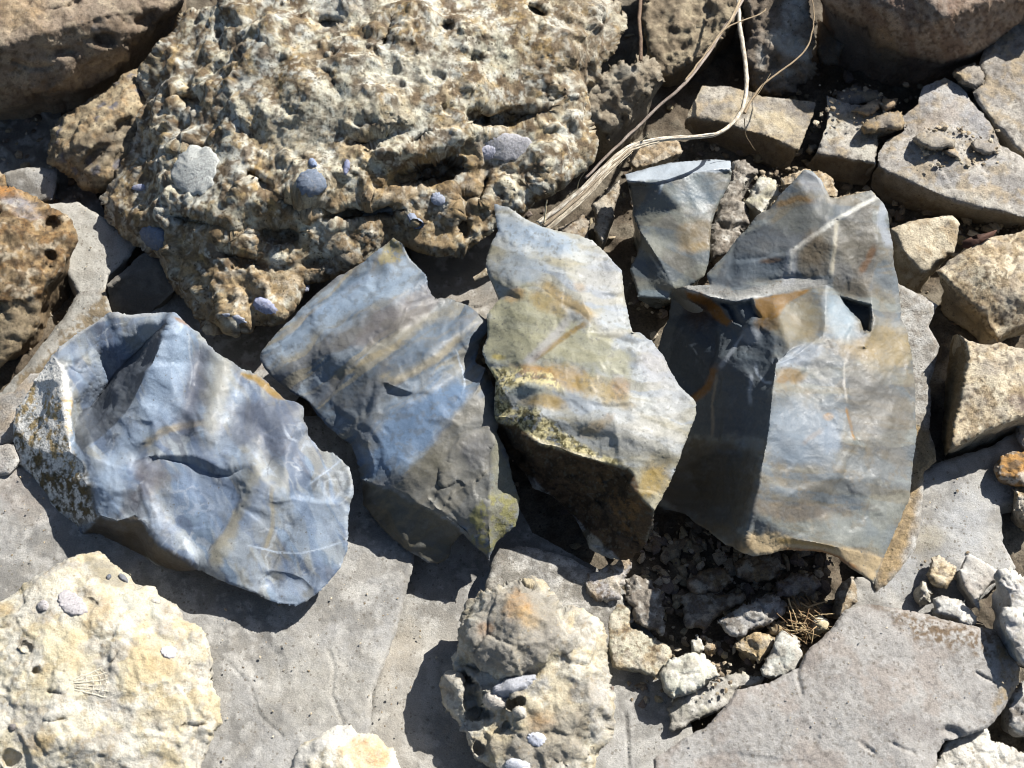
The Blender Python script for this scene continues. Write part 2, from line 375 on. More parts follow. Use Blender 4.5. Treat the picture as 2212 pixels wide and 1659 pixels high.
        if prev is not None:
            a, b = mp[bE[:, 0]], mp[bE[:, 1]]; q0, q1 = prev, n0
            FF.append(np.column_stack([q0 + b, q0 + a, q1 + a])); FF.append(np.column_stack([q0 + b, q1 + a, q1 + b]))
        prev = n0; n0 += nb
    VV.append(np.array([[cx[0], cx[1], VV[-1][:, 2].mean()]])); CC.append(C[bi].mean(0)[None])
    FF.append(np.column_stack([prev + mp[bE[:, 1]], prev + mp[bE[:, 0]], np.full(len(bE), n0)]))
    VV = np.vstack(VV); CC = np.vstack(CC); FA = np.vstack(FF)
    org = np.array([cx[0], cx[1], max(0.0, float(zb))])
    # vertex normals for the whole (so parts meet without a seam)
    fn = np.cross(VV[FA[:, 1]] - VV[FA[:, 0]], VV[FA[:, 2]] - VV[FA[:, 0]]); VN = np.zeros_like(VV)
    for i in range(3): np.add.at(VN, FA[:, i], fn)
    VN /= np.linalg.norm(VN, axis=1)[:, None] + 1e-12
    if not parts:
        o = mesh_object(name, VV, FA, CC, mat, org)
        return tag(o, label, cat, group, kind)
    root = bpy.data.objects.new(name, None); S.collection.objects.link(root); root.location = org / 1000; root.empty_display_size = 0.02
    tag(root, label, cat, group, kind)
    own = np.zeros(len(FA), int); XA = np.vstack([X] + [X[bi]] * 13 + [X[bi].mean(0)[None]])
    ctr = XA[FA].mean(1); top = np.arange(len(FA)) < len(F)
    for i, (pn, poly, pm) in enumerate(parts):
        if poly == 'wall': own[~top & (own == 0)] = i
        elif poly is not None:
            ca = ctr[:len(F)]; wq = ca + 3.0 * np.column_stack([fbm(np.column_stack([ca * 0.06, ca[:, :1] * 0]), sd_ + 71), fbm(np.column_stack([ca * 0.06, ca[:, :1] * 0]), sd_ + 72)])
            own[np.where(inside(wq, np.array([p[:2] for p in fr(poly)])))[0]] = i
    for i, (pn, poly, pm) in enumerate(parts):
        f = FA[own == i]
        if not len(f): continue
        u, inv = np.unique(f, return_inverse=True)
        mesh_object(pn, VV[u], inv.reshape(-1, 3), CC[u], pm or mat, org, root, VN[u])
    return root

def paint_layer(C, L_, X, P, fr, sd_, k, calm):
    ty = L_[0]; c = col(L_[1])
    if ty == 'n':        # mottling: colour scale threshold softness amount
        _, _, sc, th, so, am = L_[:6]; s2 = L_[6] if len(L_) > 6 else 0
        m = sst(th - so, th + so, 0.5 + fbm(P / sc, sd_ + 101 + s2, 5, 0.6)) * am
    elif ty == 'w':      # rounded inclusions: colour scale radius share amount
        _, _, sc, rad, sh, am = L_[:6]; f1, f2, i_ = worley(P / sc + 0.2 * np.column_stack([fbm(P / sc * 2.5, sd_), fbm(P / sc * 2.5, sd_ + 1), fbm(P / sc * 2.5, sd_ + 2)]), sd_ + 7 + (L_[6] if len(L_) > 6 else 0))
        m = (1 - sst(rad * 0.8, rad, f1)) * (i_ < sh) * am
    elif ty == 'band':   # streaks: colour angle length width threshold softness amount seed
        _, _, an, le, wi, th, so, am = L_[:8]; s2 = L_[8] if len(L_) > 8 else 0; a = math.radians(an); Y = X * 0.25
        al = Y[:, 0] * math.cos(a) + Y[:, 1] * math.sin(a); ac = -Y[:, 0] * math.sin(a) + Y[:, 1] * math.cos(a)
        ac = ac + wi * 1.1 * fbm(np.column_stack([Y / 30.0, Y[:, :1] * 0 + s2]), sd_ + 61, 3)
        m = sst(th - so, th + so, 0.5 + fbm(np.column_stack([al / le, ac / wi, ac * 0 + s2 * 3.1]), sd_ + 62 + s2, 3, 0.45)) * am
    elif ty == 'b':      # a patch: colour x y rx ry angle amount
        _, _, x, y, rx, ry, an, am = L_[:8]; q = np.array(fr([(x, y)])[0]); a = math.radians(an); d = X - q
        wv = fbm(np.column_stack([X * 0.022, X[:, :1] * 0 + 3]), sd_ + 81, 5, 0.65) * (L_[8] if len(L_) > 8 else 1.0)
        e = np.hypot((d[:, 0] * math.cos(a) + d[:, 1] * math.sin(a)) / (rx * k), (-d[:, 0] * math.sin(a) + d[:, 1] * math.cos(a)) / (ry * k)) + wv
        so = L_[9] if len(L_) > 9 else 0.45
        m = (1 - sst(1 - so, 1 + so, e)) * am * np.clip((0.85 + 0.45 * fbm(P / 7.0, sd_ + 88, 3, 0.6)) if calm else (0.72 + 0.9 * fbm(P / 5.0, sd_ + 88, 5, 0.7)), 0.1, 1)
    elif ty == 'l':      # a vein or streak: colour points width amount
        _, _, ln, wd, am = L_[:5]; d, _, al = pdist(X, fr(ln)); tp = np.clip(np.minimum(al, 1 - al) * 8 + 0.25, 0, 1)
        d = d + np.abs(fbm(np.column_stack([X * 0.05, X[:, :1] * 0 + 5]), sd_ + 83)) * wd * k * 0.7
        m = (1 - sst(wd * k * 0.35, wd * k, d)) * am * tp
    elif ty == 'p':      # an area: colour polygon softness amount
        _, _, po, so, am = L_[:5]; A = np.array([p[:2] for p in fr(po)]); d = pdist(X, A, True)[0]; d = np.where(inside(X, A), d, -d)
        d = d + so * k * 1.2 * fbm(np.column_stack([X * 0.03, X[:, :1] * 0 + 7]), sd_ + 85, 5, 0.65)
        m = sst(-so * k * 0.5, so * k * 0.5, d) * am
        if len(L_) > 5: m = m * sst(L_[6] - 0.08, L_[6] + 0.08, 0.5 + fbm(P / L_[5], sd_ + 87, 4, 0.7))
    elif ty == 'crk':    # healed hairline fractures: colour scale width amount
        _, _, sc, wd, am = L_[:5]; Q = P / sc; Q = Q + .35 * np.column_stack([fbm(Q, sd_ + 91, 4, .6), fbm(Q, sd_ + 92, 4, .6), fbm(Q, sd_ + 93, 4, .6)])
        f1, f2, i_ = worley(Q, sd_ + 94); m = (1 - sst(wd * .4, wd, f2 - f1)) * sst(.47, .6, .5 + fbm(P / 16, sd_ + 95, 3)) * am
    elif ty == 'scr':    # short scratches: colour count length width amount angle
        _, _, n_, ln, wd, am, an = L_[:7]; rg = np.random.RandomState(sd_ + 5 + int(an)); m = np.zeros(len(X)); lo, hi = X.min(0), X.max(0)
        for _i in range(n_):
            q = lo + (hi - lo) * rg.rand(2); a = math.radians(an + rg.normal(0, 28)); l_ = ln * rg.uniform(.4, 1.5); cu = rg.normal(0, .25)
            pl = [(q[0] + l_ * t * math.cos(a + cu * t), q[1] + l_ * t * math.sin(a + cu * t)) for t in (-.5, -.17, .17, .5)]
            near = np.abs(X - q).max(1) < l_ * .8
            if near.sum() < 3: continue
            d = pdist(X[near], pl)[0]; m[near] = np.maximum(m[near], (1 - sst(wd * .4, wd, d)) * rg.uniform(.3, 1))
        m *= am
    else: return C
    return C * (1 - m[:, None]) + c[None] * m[:, None]
# ------------------------------------------------------------------ the ground
def ground():
    V = np.array([[-9000, -9000, -4], [9000, -9000, -4], [9000, 9000, -4], [-9000, 9000, -4]], float)
    o = mesh_object('terrain', V, np.array([[0, 1, 2], [0, 2, 3]]), np.tile(col('#8a7c66') * 0.6, (4, 1)), 'soil', np.array([0, 0, -4.0])); o['kind'] = 'structure'
ground()
rock('ground', None, None, D, [(-185, -185), (2395, -185), (2395, 1845), (-185, 1845)], z=1.0, s=9, mat='soil', smooth=0, zb=-6,
     nz=[('fbm', 4, 40), ('lumps', 3.5, 9), ('fbm', 1.5, 5)], base='#6e6252', kind='structure',
     paint=[('n', '#8c8474', 30, .5, .15, .7), ('n', '#4c4236', 12, .55, .1, .6, 3)])

GREY = [('n', '#cbc9c4', 45, .52, .16, .8), ('n', '#8f8c86', 34, .54, .12, .7, 1), ('n', '#b3ada2', 14, .58, .1, .5, 2), ('n', '#e0ddd5', 9, .62, .08, .6, 4)]
SL = [('fbm', 1.8, 70), ('fbm', .6, 18), ('facet', .35, 30), ('fbm', .3, 3.5)]
# ------------------------------------------------------------------ flat grey slabs everything lies on
rock('limestone_slab', 'wide grey speckled slab under the large blue flint at bottom left', 'slab', D,
     [(-160, 1000, 18), (30, 960, 18), (300, 900, 18), (700, 900, 18), (905, 1000, 20), (899, 1190, 21), (884, 1255, 21), (855, 1372, 21), (828, 1440, 22), (806, 1500, 22), (800, 1600, 22), (800, 1780, 22), (-160, 1780, 20)],
     z=20, mat='slab', alb=.60, bev=2.5, bevw=14, nz=SL + [('ridge', .5, 7)], base='#bab8b3', paint=GREY + [('n', '#a09d96', 3, .64, .08, .4, 8), ('b', '#cfcabd', 700, 1480, 130, 90, 0, .6), ('b', '#c9b6a8', 60, 1060, 90, 50, 20, .3)],
     ops=[('pit', 560, 1420, 120, 50, 60, 1.2), ('groove', [(705, 1395), (722, 1440), (716, 1500), (740, 1560), (735, 1640)], 5, .9), ('groove', [(500, 1440), (540, 1480), (560, 1545), (610, 1590)], 4, .7)])
rock('limestone_slab', 'lower grey slab between the left slab and the knobbly fossil rock', 'slab', D,
     [(790, 960, 7), (1050, 960, 8), (1150, 1150, 8), (1330, 1250, 8), (1440, 1420, 9), (1480, 1500, 9), (1500, 1600, 9), (1500, 1780, 9), (740, 1780, 17), (750, 1600, 17), (770, 1500, 17), (800, 1440, 13), (830, 1374, 8), (860, 1255, 7), (870, 1190, 7)],
     z=8, mat='slab', alb=.60, nz=SL, base='#bcb9b1', paint=GREY + [('b', '#b4a58c', 860, 1400, 40, 60, 0, .5), ('b', '#cfc8ba', 900, 1500, 90, 140, 10, .6)],
     ops=[('groove', [(1352, 1540), (1356, 1600), (1360, 1700)], 4, 1.6), ('step', [(838, 1425), (812, 1500), (806, 1570)], 60, 2.0)])
rock('limestone_slab', 'peaked grey slab standing just behind the knobbly fossil rock', 'slab', T(1, 2),
     [(1020, 235, 24), (1200, 220, 22), (1500, 300, 20), (1800, 500, 18), (1900, 700, 17), (1700, 900, 18), (1000, 800, 22), (930, 490, 24), (975, 330, 24)],
     mat='lime', alb=.7, bev=2, bevw=10, nz=SL, base='#aca79c', paint=GREY + [('n', '#6b665e', 5, .55, .08, .6, 9)])
rock('limestone_slab', 'pale flat slab with brown rim between orange rock and big boulder', 'slab', T(0, 1),
     [(250, -330, 20), (500, -350, 20), (900, -100, 22), (850, 0, 22), (700, 130, 22), (690, 230, 22), (710, 300, 20), (745, 400, 18), (620, 520, 14), (300, 800, 12), (60, 960, 12), (-200, 1150, 12), (-200, 980, 12), (0, 890, 12), (150, 730, 13), (300, 540, 15), (420, 380, 18), (500, 240, 20), (430, 90, 21)],
     cre=[[(680, 225, 23), (560, 340, 21), (430, 480, 20), (250, 680, 17), (110, 800, 14)]], mat='slab', alb=.60, bev=1.5, bevw=8, nz=SL + [('ridge', .8, 10)], base='#ccc9bf',
     paint=[('n', '#d2cec4', 30, .5, .15, .7), ('n', '#a8a296', 10, .58, .1, .5, 2), ('p', '#94805f', [(690, 210), (740, 400), (620, 520), (200, 900), (100, 820), (430, 490)], 60, .85, 4.0, .42)])
rock('limestone_slab', 'shadowed blue grey slab under the big boulder between the two left flints', 'slab', T(0, 1),
     [(960, 400, 10), (1060, 120, 10), (1400, 60, 10), (2100, -40, 14), (2350, 150, 14), (2100, 700, 14), (1900, 960, 12), (1500, 900, 12), (1250, 700, 10)],
     mat='slab', alb=.60, nz=SL, base='#a39d93', paint=GREY + [('b', '#a58a86', 1620, 700, 90, 25, 10, .4)])
rock('limestone_slab', 'small grey cracked slab in the gap between second and third flint', 'slab', T(1, 1),
     [(400, -150, 14), (1000, -150, 14), (1150, 430, 14), (860, 420, 14), (560, 300, 14)], mat='slab', alb=.60, nz=SL, base='#aaa296', paint=GREY, ops=[('groove', [(830, 345), (920, 330), (1000, 290)], 14, 1.5)])
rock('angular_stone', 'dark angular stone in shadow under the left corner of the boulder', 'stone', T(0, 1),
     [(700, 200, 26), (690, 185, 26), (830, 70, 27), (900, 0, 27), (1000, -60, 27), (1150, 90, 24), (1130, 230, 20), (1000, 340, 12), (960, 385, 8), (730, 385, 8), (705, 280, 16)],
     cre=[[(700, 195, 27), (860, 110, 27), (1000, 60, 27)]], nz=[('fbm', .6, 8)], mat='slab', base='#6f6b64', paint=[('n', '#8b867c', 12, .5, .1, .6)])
rock('limestone_slab', 'small flat grey stone in shade left of the small pebbly rock', 'stone', T(0, 0),
     [(20, 1120, 16), (60, 1105, 17), (200, 1080, 18), (370, 1095, 18), (365, 1200, 18), (340, 1290, 17), (250, 1320, 14), (100, 1260, 13), (0, 1200, 13)], mat='slab', alb=.60, bev=2, bevw=10, nz=SL, base='#a09a90', paint=GREY)
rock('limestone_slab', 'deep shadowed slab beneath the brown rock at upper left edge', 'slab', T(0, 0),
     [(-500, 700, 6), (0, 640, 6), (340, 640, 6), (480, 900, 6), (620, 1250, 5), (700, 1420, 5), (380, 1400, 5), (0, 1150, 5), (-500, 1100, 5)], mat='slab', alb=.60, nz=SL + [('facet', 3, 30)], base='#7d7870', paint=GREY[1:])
rock('pale_stone', 'pinkish pale stone at left edge beside the white crusted flint', 'stone', T(0, 1),
     [(-250, 980, 14), (0, 905, 15), (90, 880, 16), (200, 760, 16), (300, 760, 18), (300, 1000, 18), (150, 1200, 15), (60, 1220, 14), (0, 1240, 12), (-250, 1300, 12)], mat='lime', alb=.7, bev=2, bevw=12, nz=SL, base='#b7a996', paint=GREY[:2] + [('n', '#c7b49a', 12, .5, .1, .6, 5)])
rock('pale_stone', 'small whitish grey stone low at the left edge', 'stone', T(0, 1),
     [(-200, 1260, 21), (20, 1225, 22), (85, 1220, 23), (130, 1330, 23), (60, 1415, 22), (0, 1425, 21), (-200, 1460, 21)], mat='lime', alb=.7, bev=2, bevw=12, nz=SL, base='#b4aea8', paint=GREY)
rock('limestone_slab', 'grey slab with crumbly tan edge along the right side of the stepped flint', 'slab', T(2, 1),
     [(1250, 100, 32), (1420, 200, 34), (1550, 260, 33), (1655, 320, 32), (1600, 450, 31), (1670, 590, 30), (1650, 650, 29), (1600, 830, 28), (1610, 920, 27), (1600, 1120, 26), (1635, 1250, 24), (1640, 1330, 22), (1560, 1400, 20), (1550, 1700, 18), (1500, 1900, 17), (1380, 2060, 16), (1250, 2180, 14), (1180, 1900, 14), (1250, 1000, 22)],
     mat='lime', alb=.7, bev=2, bevw=10, nz=SL + [('ridge', .8, 8)], base='#c0bcb2', paint=GREY + [('p', '#bd9f6c', [(1500, 1080), (1610, 1130), (1640, 1330), (1540, 1450), (1500, 1750), (1400, 2020), (1250, 2150), (1300, 1900), (1470, 1500)], 60, .8), ('n', '#7b6e5c', 5, .6, .08, .5, 12)],
     parts=[('slab_body', None, 'lime'), ('crumbly_edge', [(1495, 1080), (1560, 1110), (1600, 1300), (1530, 1450), (1490, 1750), (1400, 1990), (1250, 2170), (1300, 1900), (1460, 1500)], 'cortex')])
rock('limestone_slab', 'blotchy blue grey slab below the split tan rock at right', 'slab', T(2, 2),
     [(1500, -250, 14), (1700, -330, 14), (2000, -430, 14), (2200, -550, 14), (2500, -560, 14), (2600, -100, 10), (2060, -40, 12), (2070, 200, 12), (2160, 370, 12), (2030, 460, 12), (1900, 600, 12), (1650, 760, 12), (1300, 740, 12), (1150, 660, 11), (1000, 680, 10), (1000, 520, 12), (1130, 420, 13), (1250, 440, 13), (1350, 250, 14), (1450, 60, 14)],
     mat='slab', alb=.60, bev=2, bevw=10, nz=SL + [('ridge', .8, 12)], base='#c3c1bc', paint=GREY + [('b', '#c8ccd0', 1800, 100, 160, 260, 20, .6), ('b', '#9b938a', 1800, -300, 250, 90, 0, .5), ('b', '#c6b896', 1600, 170, 120, 80, 0, .5), ('b', '#bfc2c4', 1400, 420, 130, 120, 0, .6)],
     ops=[('bump', 0)] if False else [])
rock('limestone_slab', 'big flat grey slab with brown speckled corner filling the bottom right', 'slab', T(2, 2),
     [(980, 740, 30), (1060, 640, 30), (1200, 600, 30), (1400, 635, 30), (1600, 670, 30), (1830, 740, 29), (2030, 760, 28), (2080, 850, 26), (2140, 930, 26), (2185, 1000, 26), (2180, 1110, 26), (2120, 1210, 26), (2060, 1310, 27), (1980, 1400, 28), (1800, 1460, 29), (1700, 1485, 30), (1650, 1560, 30), (1640, 1900, 30), (-200, 1900, 24), (-190, 1600, 24), (0, 1465, 26), (150, 1380, 27), (290, 1240, 28), (350, 1150, 28), (550, 1110, 28), (640, 1060, 29), (750, 1010, 29), (790, 920, 30), (900, 820, 30)],
     pts=[(1400, 800, 34), (1000, 1000, 34), (700, 1300, 32), (1300, 1300, 34), (1900, 900, 32), (300, 1600, 29)], cre=[[(1400, 640, 32), (1520, 800, 34), (1800, 790, 33), (2030, 770, 29)], [(2030, 780, 30), (2080, 1000, 31), (2090, 1180, 30)]],
     mat='slab', alb=.60, s=4.3, bev=2, bevw=8, smooth=5, nz=[('fbm', 1.4, 70), ('fbm', .9, 16), ('fbm', .45, 4)], base='#c3bfb9',
     paint=[('n', '#cfccc6', 40, .5, .16, .7), ('n', '#aca59e', 26, .58, .14, .4, 1), ('n', '#bcaea2', 25, .55, .1, .5, 3), ('p', '#7a6244', [(1250, 590), (1830, 740), (2030, 760), (2090, 900), (2000, 960), (1700, 860), (1500, 810), (1400, 700)], 110, .9, 3.2, .5), ('p', '#b7a078', [(2030, 800), (2185, 1000), (2180, 1110), (2060, 1310), (2020, 1300), (2060, 1050)], 50, .75, 6, .42), ('n', '#dad7d2', 3, .72, .04, .6, 6), ('n', '#7d756b', 2.6, .68, .05, .45, 8), ('b', '#5d4a3a', 1240, 610, 50, 25, 20, .8), ('b', '#8f8682', 1500, 1400, 300, 80, 12, .5)],
     ops=[('groove', [(740, 1020), (755, 1110), (770, 1180)], 18, 1.0), ('groove', [(1900, 1040), (1960, 1075), (2020, 1105)], 14, 1.5), ('groove', [(880, 1460), (850, 1510), (820, 1550)], 14, 1), ('pit', 1750, 1425, 90, 45, 20, 2.5), ('groove', [(1160, 1500), (1240, 1560)], 16, 1), ('groove', [(1360, 1500), (1440, 1540), (1500, 1560)], 16, 1), ('step', [(0, 1580), (300, 1540), (700, 1600), (1000, 1590)], 200, 1.0)],
     parts=[('slab_body', None, None), ('speckled_corner', [(1330, 560), (1640, 640), (1830, 700), (2070, 720), (2090, 800), (1980, 800), (1800, 790), (1540, 800), (1420, 720)], 'congl')])
# ------------------------------------------------------------------ boulders and rocks behind
rock('boulder', 'smooth brown boulder cut off by the top left corner', 'boulder', T(0, 0),
     [(-560, -560, 90), (1300, -560, 80), (1200, 0, 62), (1150, 80, 50), (1090, 110), (1010, 150, 46), (960, 240, 43), (850, 300, 42), (830, 400, 36), (770, 450), (700, 500, 32), (560, 570, 31), (380, 615, 30), (260, 612, 32), (160, 665, 28), (0, 700, 26), (-560, 780, 26)],
     pts=[(300, 200, 84), (700, 100, 80), (0, 300, 82), (0, 0, 90), (-300, 400, 80)], cre=[[(-100, 560, 54), (100, 575, 53), (260, 590, 48), (390, 560, 50), (460, 480, 56), (490, 380, 62), (680, 335, 62), (830, 285, 60), (890, 200, 62), (1000, 130, 60), (1100, 60, 60)]],
     mat='lime', smooth=4, nz=[('fbm', 3, 40), ('lumps', 1.6, 12), ('fbm', 1.2, 8), ('pits', 1.5, 9)], base='#9c8c7a', alb=.7,
     paint=[('n', '#b3a08a', 35, .5, .14, .7), ('n', '#8a7763', 18, .55, .1, .7, 2), ('n', '#c4b49a', 10, .6, .08, .6, 5), ('b', '#c7aa80', 120, 60, 220, 130, 0, .6), ('b', '#6b5a4c', 660, 260, 110, 70, 10, .7), ('b', '#d8d4d0', 620, 190, 30, 25, 0, .6), ('n', '#5c4d3e', 4, .65, .06, .6, 8)],
     ops=[('pit', 670, 250, 100, 65, 10, 4), ('groove', [(280, 80), (400, 60), (500, 20)], 40, 2), ('pit', 420, 340, 90, 40, 0, 3), ('groove', [(80, 400), (200, 440), (330, 430)], 30, 1.5), ('pit', 940, 120, 110, 60, -30, 5)],
     parts=[('boulder_top', None, None), ('underside', [(-600, 560), (100, 580), (260, 595), (390, 565), (465, 480), (490, 380), (830, 290), (860, 310), (850, 440), (560, 600), (260, 640), (0, 730), (-600, 800)], None)])
r2 = rock('pebbly_rock', 'small pebble studded tan rock wedged left of the big boulder', 'rock', T(0, 0),
     [(905, 450, 40), (835, 470), (760, 530), (690, 590), (640, 620, 36), (510, 690), (400, 760, 30), (340, 850), (305, 980, 26), (330, 1050), (400, 1100), (470, 1150, 22), (540, 1230), (600, 1240), (700, 1220, 20), (800, 1150), (1000, 900, 30), (1050, 600, 36)],
     pts=[(700, 750, 50), (520, 900, 44), (820, 620, 50), (620, 1080, 36), (450, 1000, 38)],
     mat='congl', smooth=6, bev=5, bevw=16, nz=[('fbm', 2, 16), ('lumps', 2.2, 7), ('fbm', .8, 4)], base='#bba888', alb=.76,
     paint=[('n', '#d3c2a0', 12, .5, .12, .7), ('n', '#a08056', 9, .58, .1, .6, 2), ('w', '#7f7f88', 9, .42, .35, .9), ('b', '#6b675f', 700, 930, 210, 85, -40, .85), ('n', '#4c4740', 4, .63, .07, .6, 7)],
     ops=[('pit', 620, 1010, 140, 60, -40, 5), ('pit', 790, 820, 100, 60, -40, 4)])

BOUL = [('n', '#8d7a60', 22, .50, .10, .85), ('n', '#d8d2ba', 24, .53, .06, .95, 3), ('n', '#d9d8cb', 15, .57, .05, .95, 5), ('n', '#bb9d66', 15, .60, .06, .65, 7), ('n', '#6c5943', 8, .56, .06, .85, 9), ('n', '#e4deca', 6, .65, .05, .7, 14)]
big = rock('boulder', 'huge lumpy fossil bearing boulder behind the row of flints', 'boulder', D,
     [(420, -170, 78), (800, -175, 96), (1300, -170, 96), (1310, 0, 84), (1333, 35, 76), (1330, 110, 72), (1290, 165, 66), (1262, 190, 64), (1268, 265, 60), (1283, 320, 56), (1280, 340), (1265, 368, 52), (1235, 393), (1197, 408, 54), (1155, 430), (1133, 455, 52), (1100, 470), (1078, 478, 52), (1040, 520, 50), (1015, 540), (990, 548, 48), (930, 548), (905, 540), (880, 530, 50), (850, 525), (800, 555, 50), (760, 580), (740, 592, 48), (700, 605), (665, 610, 48), (640, 645), (610, 680, 44), (560, 695, 42), (500, 712), (460, 718, 40), (430, 690, 24), (400, 650), (365, 600, 36), (345, 560), (320, 532), (290, 522, 32), (255, 497), (240, 485, 30), (224, 458), (222, 435, 27), (230, 410), (253, 377), (268, 340, 32), (290, 290, 36), (310, 213, 44), (318, 157, 50), (345, 125, 60), (355, 95, 62), (377, 60, 64), (385, 30, 66), (400, 18, 68), (435, 28, 72), (478, 18, 76), (480, 0, 78)],
     pts=[(600, 120, 100), (800, 80, 106), (1000, 60, 108), (1200, 120, 90), (500, 250, 84), (750, 250, 100), (950, 220, 98), (380, 200, 64), (360, 330, 58), (1130, 60, 102), (560, 480, 68), (720, 500, 64), (900, 470, 62), (480, 620, 54), (420, 580, 52), (1180, 330, 72)],
     cre=[[(250, 445, 36), (330, 470, 54), (420, 455, 68), (520, 440, 80), (640, 425, 82), (720, 380, 86), (830, 330, 88), (900, 300, 88), (1000, 270, 88), (1060, 280, 80), (1140, 240, 78), (1230, 215, 70)], [(1075, 440, 58), (1050, 380, 60), (1090, 350, 66), (1180, 300, 72), (1250, 290, 66)], [(880, 500, 52), (980, 430, 62), (1020, 390, 64)]],
     mat='congl', s=4.0, jag=4.5, jagf=0.06, bev=7, bevw=24, smooth=12, nz=[('fbm', 6, 44), ('lumps', 6.0, 34), ('lumps_p', 3.2, 13, 3), ('pits_p', 3, 15, 5), ('fbm_p', 3.2, 13), ('ridge_p', 1.6, 15), ('fbm', .6, 5)],
     base='#b0a184', alb=.77, under=.42, paint=BOUL + [('p', '#a08660', [(225, 460), (330, 480), (520, 450), (720, 400), (1000, 320), (1070, 300), (1080, 480), (1000, 560), (700, 620), (560, 700), (440, 720)], 60, .6, 14, .5), ('p', '#bfa67c', [(380, 560), (640, 640), (900, 470), (1060, 440), (1050, 540), (880, 540), (640, 650), (480, 720), (420, 680)], 40, .75, 9, .5),
            ('b', '#cfd0c6', 725, 12, 60, 40, 0, .9), ('b', '#d5d2bd', 740, 235, 80, 45, 10, .8), ('b', '#d9d6c2', 640, 290, 70, 70, 0, .6), ('b', '#d7d6c6', 880, 150, 90, 40, -8, .75), ('b', '#cfccb4', 1085, 135, 32, 30, 0, .9), ('b', '#d5d0b8', 860, 255, 70, 30, 0, .7), ('b', '#8a7b66', 1260, 90, 70, 110, 10, .6), ('n', '#4d402f', 4, .66, .05, .6, 21), ('b', '#9c978f', 1080, 320, 60, 30, 5, .5)],
     ops=[('pit', 930, 372, 82, 42, -12, 22, .55), ('pit', 1105, 255, 100, 26, -6, 14, .5), ('pit', 1030, 250, 30, 28, 0, 8), ('pit', 560, 395, 40, 22, 30, 7), ('pit', 410, 222, 40, 20, 20, 7), ('pit', 400, 318, 26, 14, 0, 6), ('pit', 655, 440, 60, 20, 12, 9), ('pit', 780, 460, 100, 26, -6, 10), ('pit', 600, 505, 60, 30, 0, 7), ('pit', 840, 70, 12, 34, 25, 9), ('pit', 965, 55, 13, 12, 0, 7), ('pit', 1160, 25, 26, 14, 30, 8), ('pit', 1025, 130, 24, 22, 0, 5), ('pit', 1000, 430, 30, 24, 0, 6), ('pit', 1045, 410, 14, 40, 20, 12), ('pit', 910, 300, 34, 14, -30, 6), ('pit', 710, 50, 34, 16, 0, 7), ('pit', 800, 300, 60, 16, -8, 5), ('pit', 430, 480, 90, 16, 12, 8), ('pit', 520, 560, 60, 20, 20, 7), ('pit', 700, 560, 60, 16, -15, 6), ('pit', 1000, 485, 20, 40, 0, 8), ('ridge', [(830, 320), (900, 325), (985, 300)], 26, 5)])
rock('crumbly_clod', 'grey crumbly clod stuck to the right flank of the huge boulder', 'clod', T(1, 0),
     [(1560, 560, 60), (1660, 500, 62), (1740, 430, 64), (1800, 390, 64), (1860, 400), (1910, 350, 62), (1990, 350), (2040, 400, 58), (2060, 470), (2095, 525, 52), (2030, 560), (2010, 620), (1960, 650, 48), (1900, 720), (1870, 770, 42), (1820, 760), (1800, 820), (1740, 900, 34), (1690, 860), (1650, 830, 42), (1590, 810), (1560, 700, 54)],
     mat='congl', smooth=5, jag=5, bev=6, bevw=20, nz=[('fbm', 3, 18), ('facet', 5, 9), ('facet', 2, 4, 3), ('fbm', 1.4, 5)], base='#9b8f7b', paint=[('n', '#b8ae9a', 9, .5, .12, .8), ('n', '#6f6454', 6, .56, .08, .7, 3), ('b', '#b9b3a4', 1840, 460, 70, 40, 0, .8)])
rock('crumbly_clod', 'brownish clod under the straw at the top edge', 'clod', D,
     [(1380, -150, 50), (1640, -150, 56), (1640, -20, 52), (1600, 30, 46), (1560, 80, 42), (1520, 130, 38), (1470, 150, 36), (1420, 160, 34), (1395, 120, 38), (1388, 60, 44)],
     mat='congl', smooth=5, jag=5, bev=6, bevw=20, nz=[('fbm', 4, 24), ('facet', 6, 13), ('facet', 2.4, 5, 3), ('fbm', 1.4, 6)], base='#93846d', paint=[('n', '#b7a98d', 10, .52, .1, .8), ('n', '#5f5444', 7, .56, .08, .7, 3)])
rock('crystalline_rock', 'dark shadowed rock with a white crystal crust at top right of straw', 'rock', T(2, 0),
     [(440, -400, 60), (860, -400, 60), (830, 0, 54), (850, 150, 50), (840, 330, 44), (880, 400, 42), (860, 480, 36), (760, 560, 30), (640, 620, 26), (560, 620, 26), (450, 560, 30), (400, 400, 38), (420, 200, 46), (400, 0, 54)],
     mat='congl', smooth=5, bev=5, bevw=18, jag=4, nz=[('fbm', 4, 22), ('facet', 5, 11), ('facet', 2, 4.5, 3), ('fbm', 1.4, 6)], base='#75695a', paint=[('n', '#96897a', 10, .52, .1, .7), ('b', '#cfccc0', 680, 290, 150, 75, 20, .9), ('b', '#d3d1c8', 740, 40, 70, 130, 20, .8), ('b', '#cbc8bd', 680, 470, 90, 30, -10, .8), ('b', '#c9c6bc', 510, 360, 35, 80, 0, .7)],
     parts=[('rock_body', None, None), ('crystal_crust', [(560, 230), (760, 230), (840, 300), (830, 400), (760, 350), (650, 390), (580, 300)], 'pale')])
